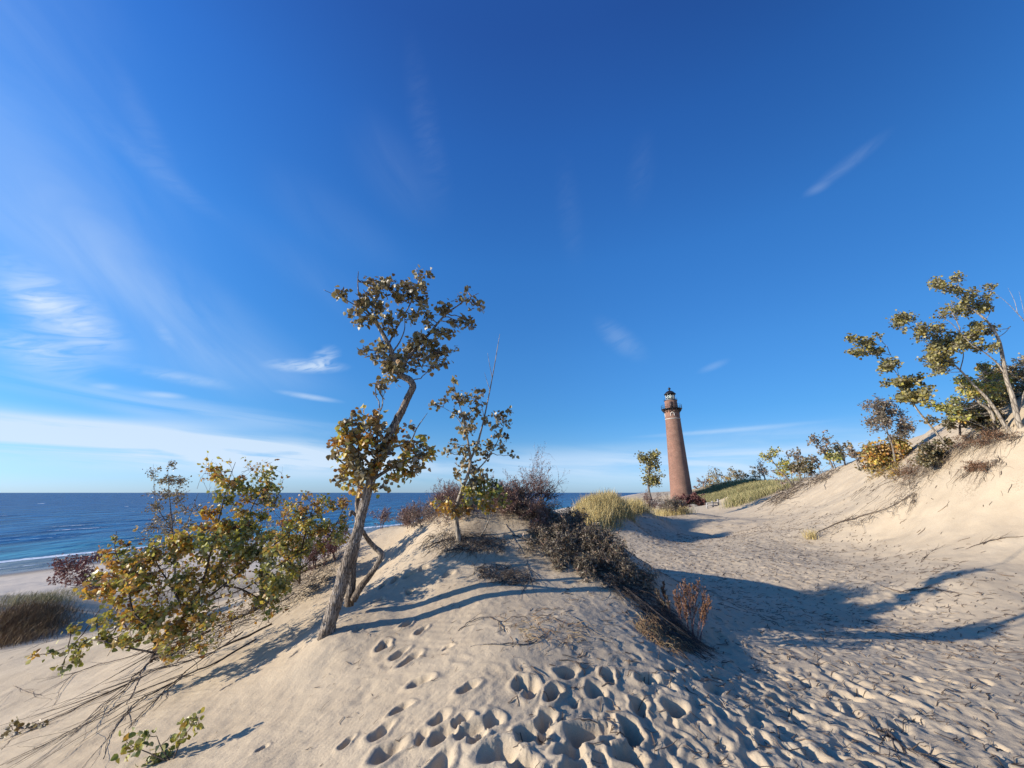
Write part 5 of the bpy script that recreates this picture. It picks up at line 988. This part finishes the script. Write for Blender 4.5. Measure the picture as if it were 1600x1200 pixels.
for k in range(4):
    a0 = va + .05 + k * math.pi / 2; r_ = rad(zw)
    win = MB(); ring = arch(zw, a0, .42, .55, r_ + .03, .1); ring_in = arch(zw, a0, .42, .55, r_ - .15, .1); n0 = len(ring); v = np.array(ring + ring_in)
    f = []; z = []
    f += list(range(n0)); z.append(n0)
    for i in range(n0): j = (i + 1) % n0; f += [i, j, n0 + j, n0 + i]; z.append(4)
    win.add(v, f, z); wo_ = win.build('window', DARKW, lh)
    tr = MB(); o1 = arch(zw, a0, .62, .55, r_ + .10, .1); i1 = arch(zw, a0, .40, .55, r_ + .10, .1); o0 = arch(zw, a0, .62, .55, r_ - .05, .1); i0 = arch(zw, a0, .40, .55, r_ - .05, .1); m1 = len(o1); v = np.array(o1 + i1 + o0 + i0); f = []; z = []
    for i in range(m1 - 1):
        f += [i, i + 1, m1 + i + 1, m1 + i]; z.append(4); f += [i, 2 * m1 + i, 2 * m1 + i + 1, i + 1]; z.append(4); f += [m1 + i, m1 + i + 1, 3 * m1 + i + 1, 3 * m1 + i]; z.append(4)
    tr.add(v, f, z); tr.build('arch_trim', STONE, wo_)
rg_ = 2.95
gal = MB(); gal.lathe([(1.5, z_deck - .16), (rg_ - .25, z_deck - .16), (rg_, z_deck), (rg_ + .04, z_deck + .05), (rg_, z_deck + .14), (1.5, z_deck + .14)], 64); gal.build('gallery_deck', IRON, lh)
for k in range(16):
    a = va + .12 + k * 2 * math.pi / 16; q0 = MB(); ca, sa = math.cos(a), math.sin(a)
    pts = [np.array([r_ * ca, r_ * sa, z_]) for r_, z_ in ((rad(z_deck) - .05, z_deck - 1.05), (2.2, z_deck - .95), (2.45, z_deck - .6), (2.75, z_deck - .22))]; q0.tube(spline(pts, 4), .11, 6)
    q0.box(((rad(z_deck) + .3) * ca, (rad(z_deck) + .3) * sa, z_deck - .28), (.36, .09, .12), a); q0.build('bracket', IRON, lh)
rl = MB(); t_ = np.linspace(0, 2 * np.pi, 65)
for hh in (.55, 1.12): rl.tube(np.stack([rg_ * np.cos(t_), rg_ * np.sin(t_), 0 * t_ + z_deck + .1 + hh], 1), .035, 6, cap=False)
for k in range(24): a = k * 2 * math.pi / 24; rl.tube(np.array([[rg_ * math.cos(a), rg_ * math.sin(a), z_deck + .1], [rg_ * math.cos(a), rg_ * math.sin(a), z_deck + 1.25]]), .035, 5)
rl.build('railing', IRON, lh)
mb = MB(); mb.lathe([(1.80, z_deck + .142), (1.78, z_room - .1)], 64); mb.build('watch_room', BRICK, lh, smooth=True)
mb = MB(); mb.lathe([(1.70, z_room - .2), (1.92, z_room - .1), (1.94, z_room), (1.2, z_room + .06)], 64); mb.build('lantern_deck', IRON, lh)
ad = va - .02
mb = MB(); mb.box((1.80 * math.cos(ad), 1.80 * math.sin(ad), z_deck + .142 + 1.02), (.06, .38, 1.0), ad); dr = mb.build('door', plain('door_dark', (.06, .035, .03), .6), lh)
rl = MB()
for hh in (.35, .7): rl.tube(np.stack([1.9 * np.cos(t_), 1.9 * np.sin(t_), 0 * t_ + z_room + hh * .8], 1), .018, 5, cap=False)
for k in range(12): a = k * 2 * math.pi / 12; rl.tube(np.array([[1.9 * math.cos(a), 1.9 * math.sin(a), z_room], [1.9 * math.cos(a), 1.9 * math.sin(a), z_room + .58]]), .018, 4)
rl.build('upper_railing', IRON, lh)
ng = 10; th_ = np.linspace(0, 2 * np.pi, ng, endpoint=False) + .15
mb = MB(); mb.lathe([(1.34, z_room + .15), (1.34, z_glass)], ng); gl_ = mb.build('lantern_glass', GLASS, lh)
mb = MB(); mb.lathe([(1.30, z_room + .02), (1.42, z_room + .02), (1.42, z_room + .22), (1.30, z_room + .22)], 40)
for k in range(ng): a = k * 2 * math.pi / ng; mb.box((1.37 * math.cos(a), 1.37 * math.sin(a), (z_room + z_glass) / 2), (.03, .03, (z_glass - z_room) / 2), a)
mb.build('lantern_frame', STONE, lh)
mb = MB(); mb.lathe([(.3, z_room + .1), (.3, z_room + .4), (.75, z_room + .45), (1.08, z_room + .7), (1.15, (z_room + z_glass) / 2), (1.05, z_glass - .5), (.5, z_glass - .25), (.1, z_glass - .15)], 24); mb.build('lens', WHITE, lh, smooth=True)
mb = MB(); mb.lathe([(1.35, z_glass - .02), (1.72, z_glass - .12), (1.74, z_glass - .02), (1.4, z_glass + .35), (1.0, z_roof - .25), (.55, z_roof), (.22, z_roof + .12), (.15, z_roof + .25), (0.01, z_roof + .27)], 40); rf = mb.build('lantern_roof', IRON, lh, smooth=True)
mb = MB(); mb.lathe([(.12, z_roof + .2), (.14, z_roof + .38), (.36, z_roof + .5), (.42, z_roof + .7), (.34, z_roof + .92), (.12, z_roof + 1.05), (.05, z_roof + 1.25), (.01, z_top + .15)], 20); mb.build('finial', IRON, rf, smooth=True)

# ------------------------------------------------------------------ low grey rail fence where the path ends
FW = plain('weathered_wood', (.30, .29, .28), .85)
fe = thing('rail_fence', (0, 0, 0), 'low weathered grey rail fence at the end of the sand path', 'fence'); 
YF = 55.0; pa = P(1104.5, 789, YF); pb = P(1122.5, 788, YF + .5); pa[2] = float(h_base(pa[0], pa[1])[0]); pb[2] = float(h_base(pb[0], pb[1])[0]); fe.location = pa; fe['loc0'] = [float(c) for c in pa]
for t in (0, .5, 1):
    c = pa * (1 - t) + pb * t; mb = MB(); mb.box((c[0], c[1], c[2] + .22), (.09, .09, .55)); mb.build('post', FW, fe)
for hh in (.28, .62):
    mb = MB(); c = (pa + pb) / 2; mb.box((c[0], c[1] - .12, c[2] + hh - .1), (np.linalg.norm(pb - pa) / 2, .03, .07), math.atan2(pb[1] - pa[1], pb[0] - pa[0])); mb.build('rail', FW, fe)
for o in ROOTS:
    if 'loc0' in o: del o['loc0']
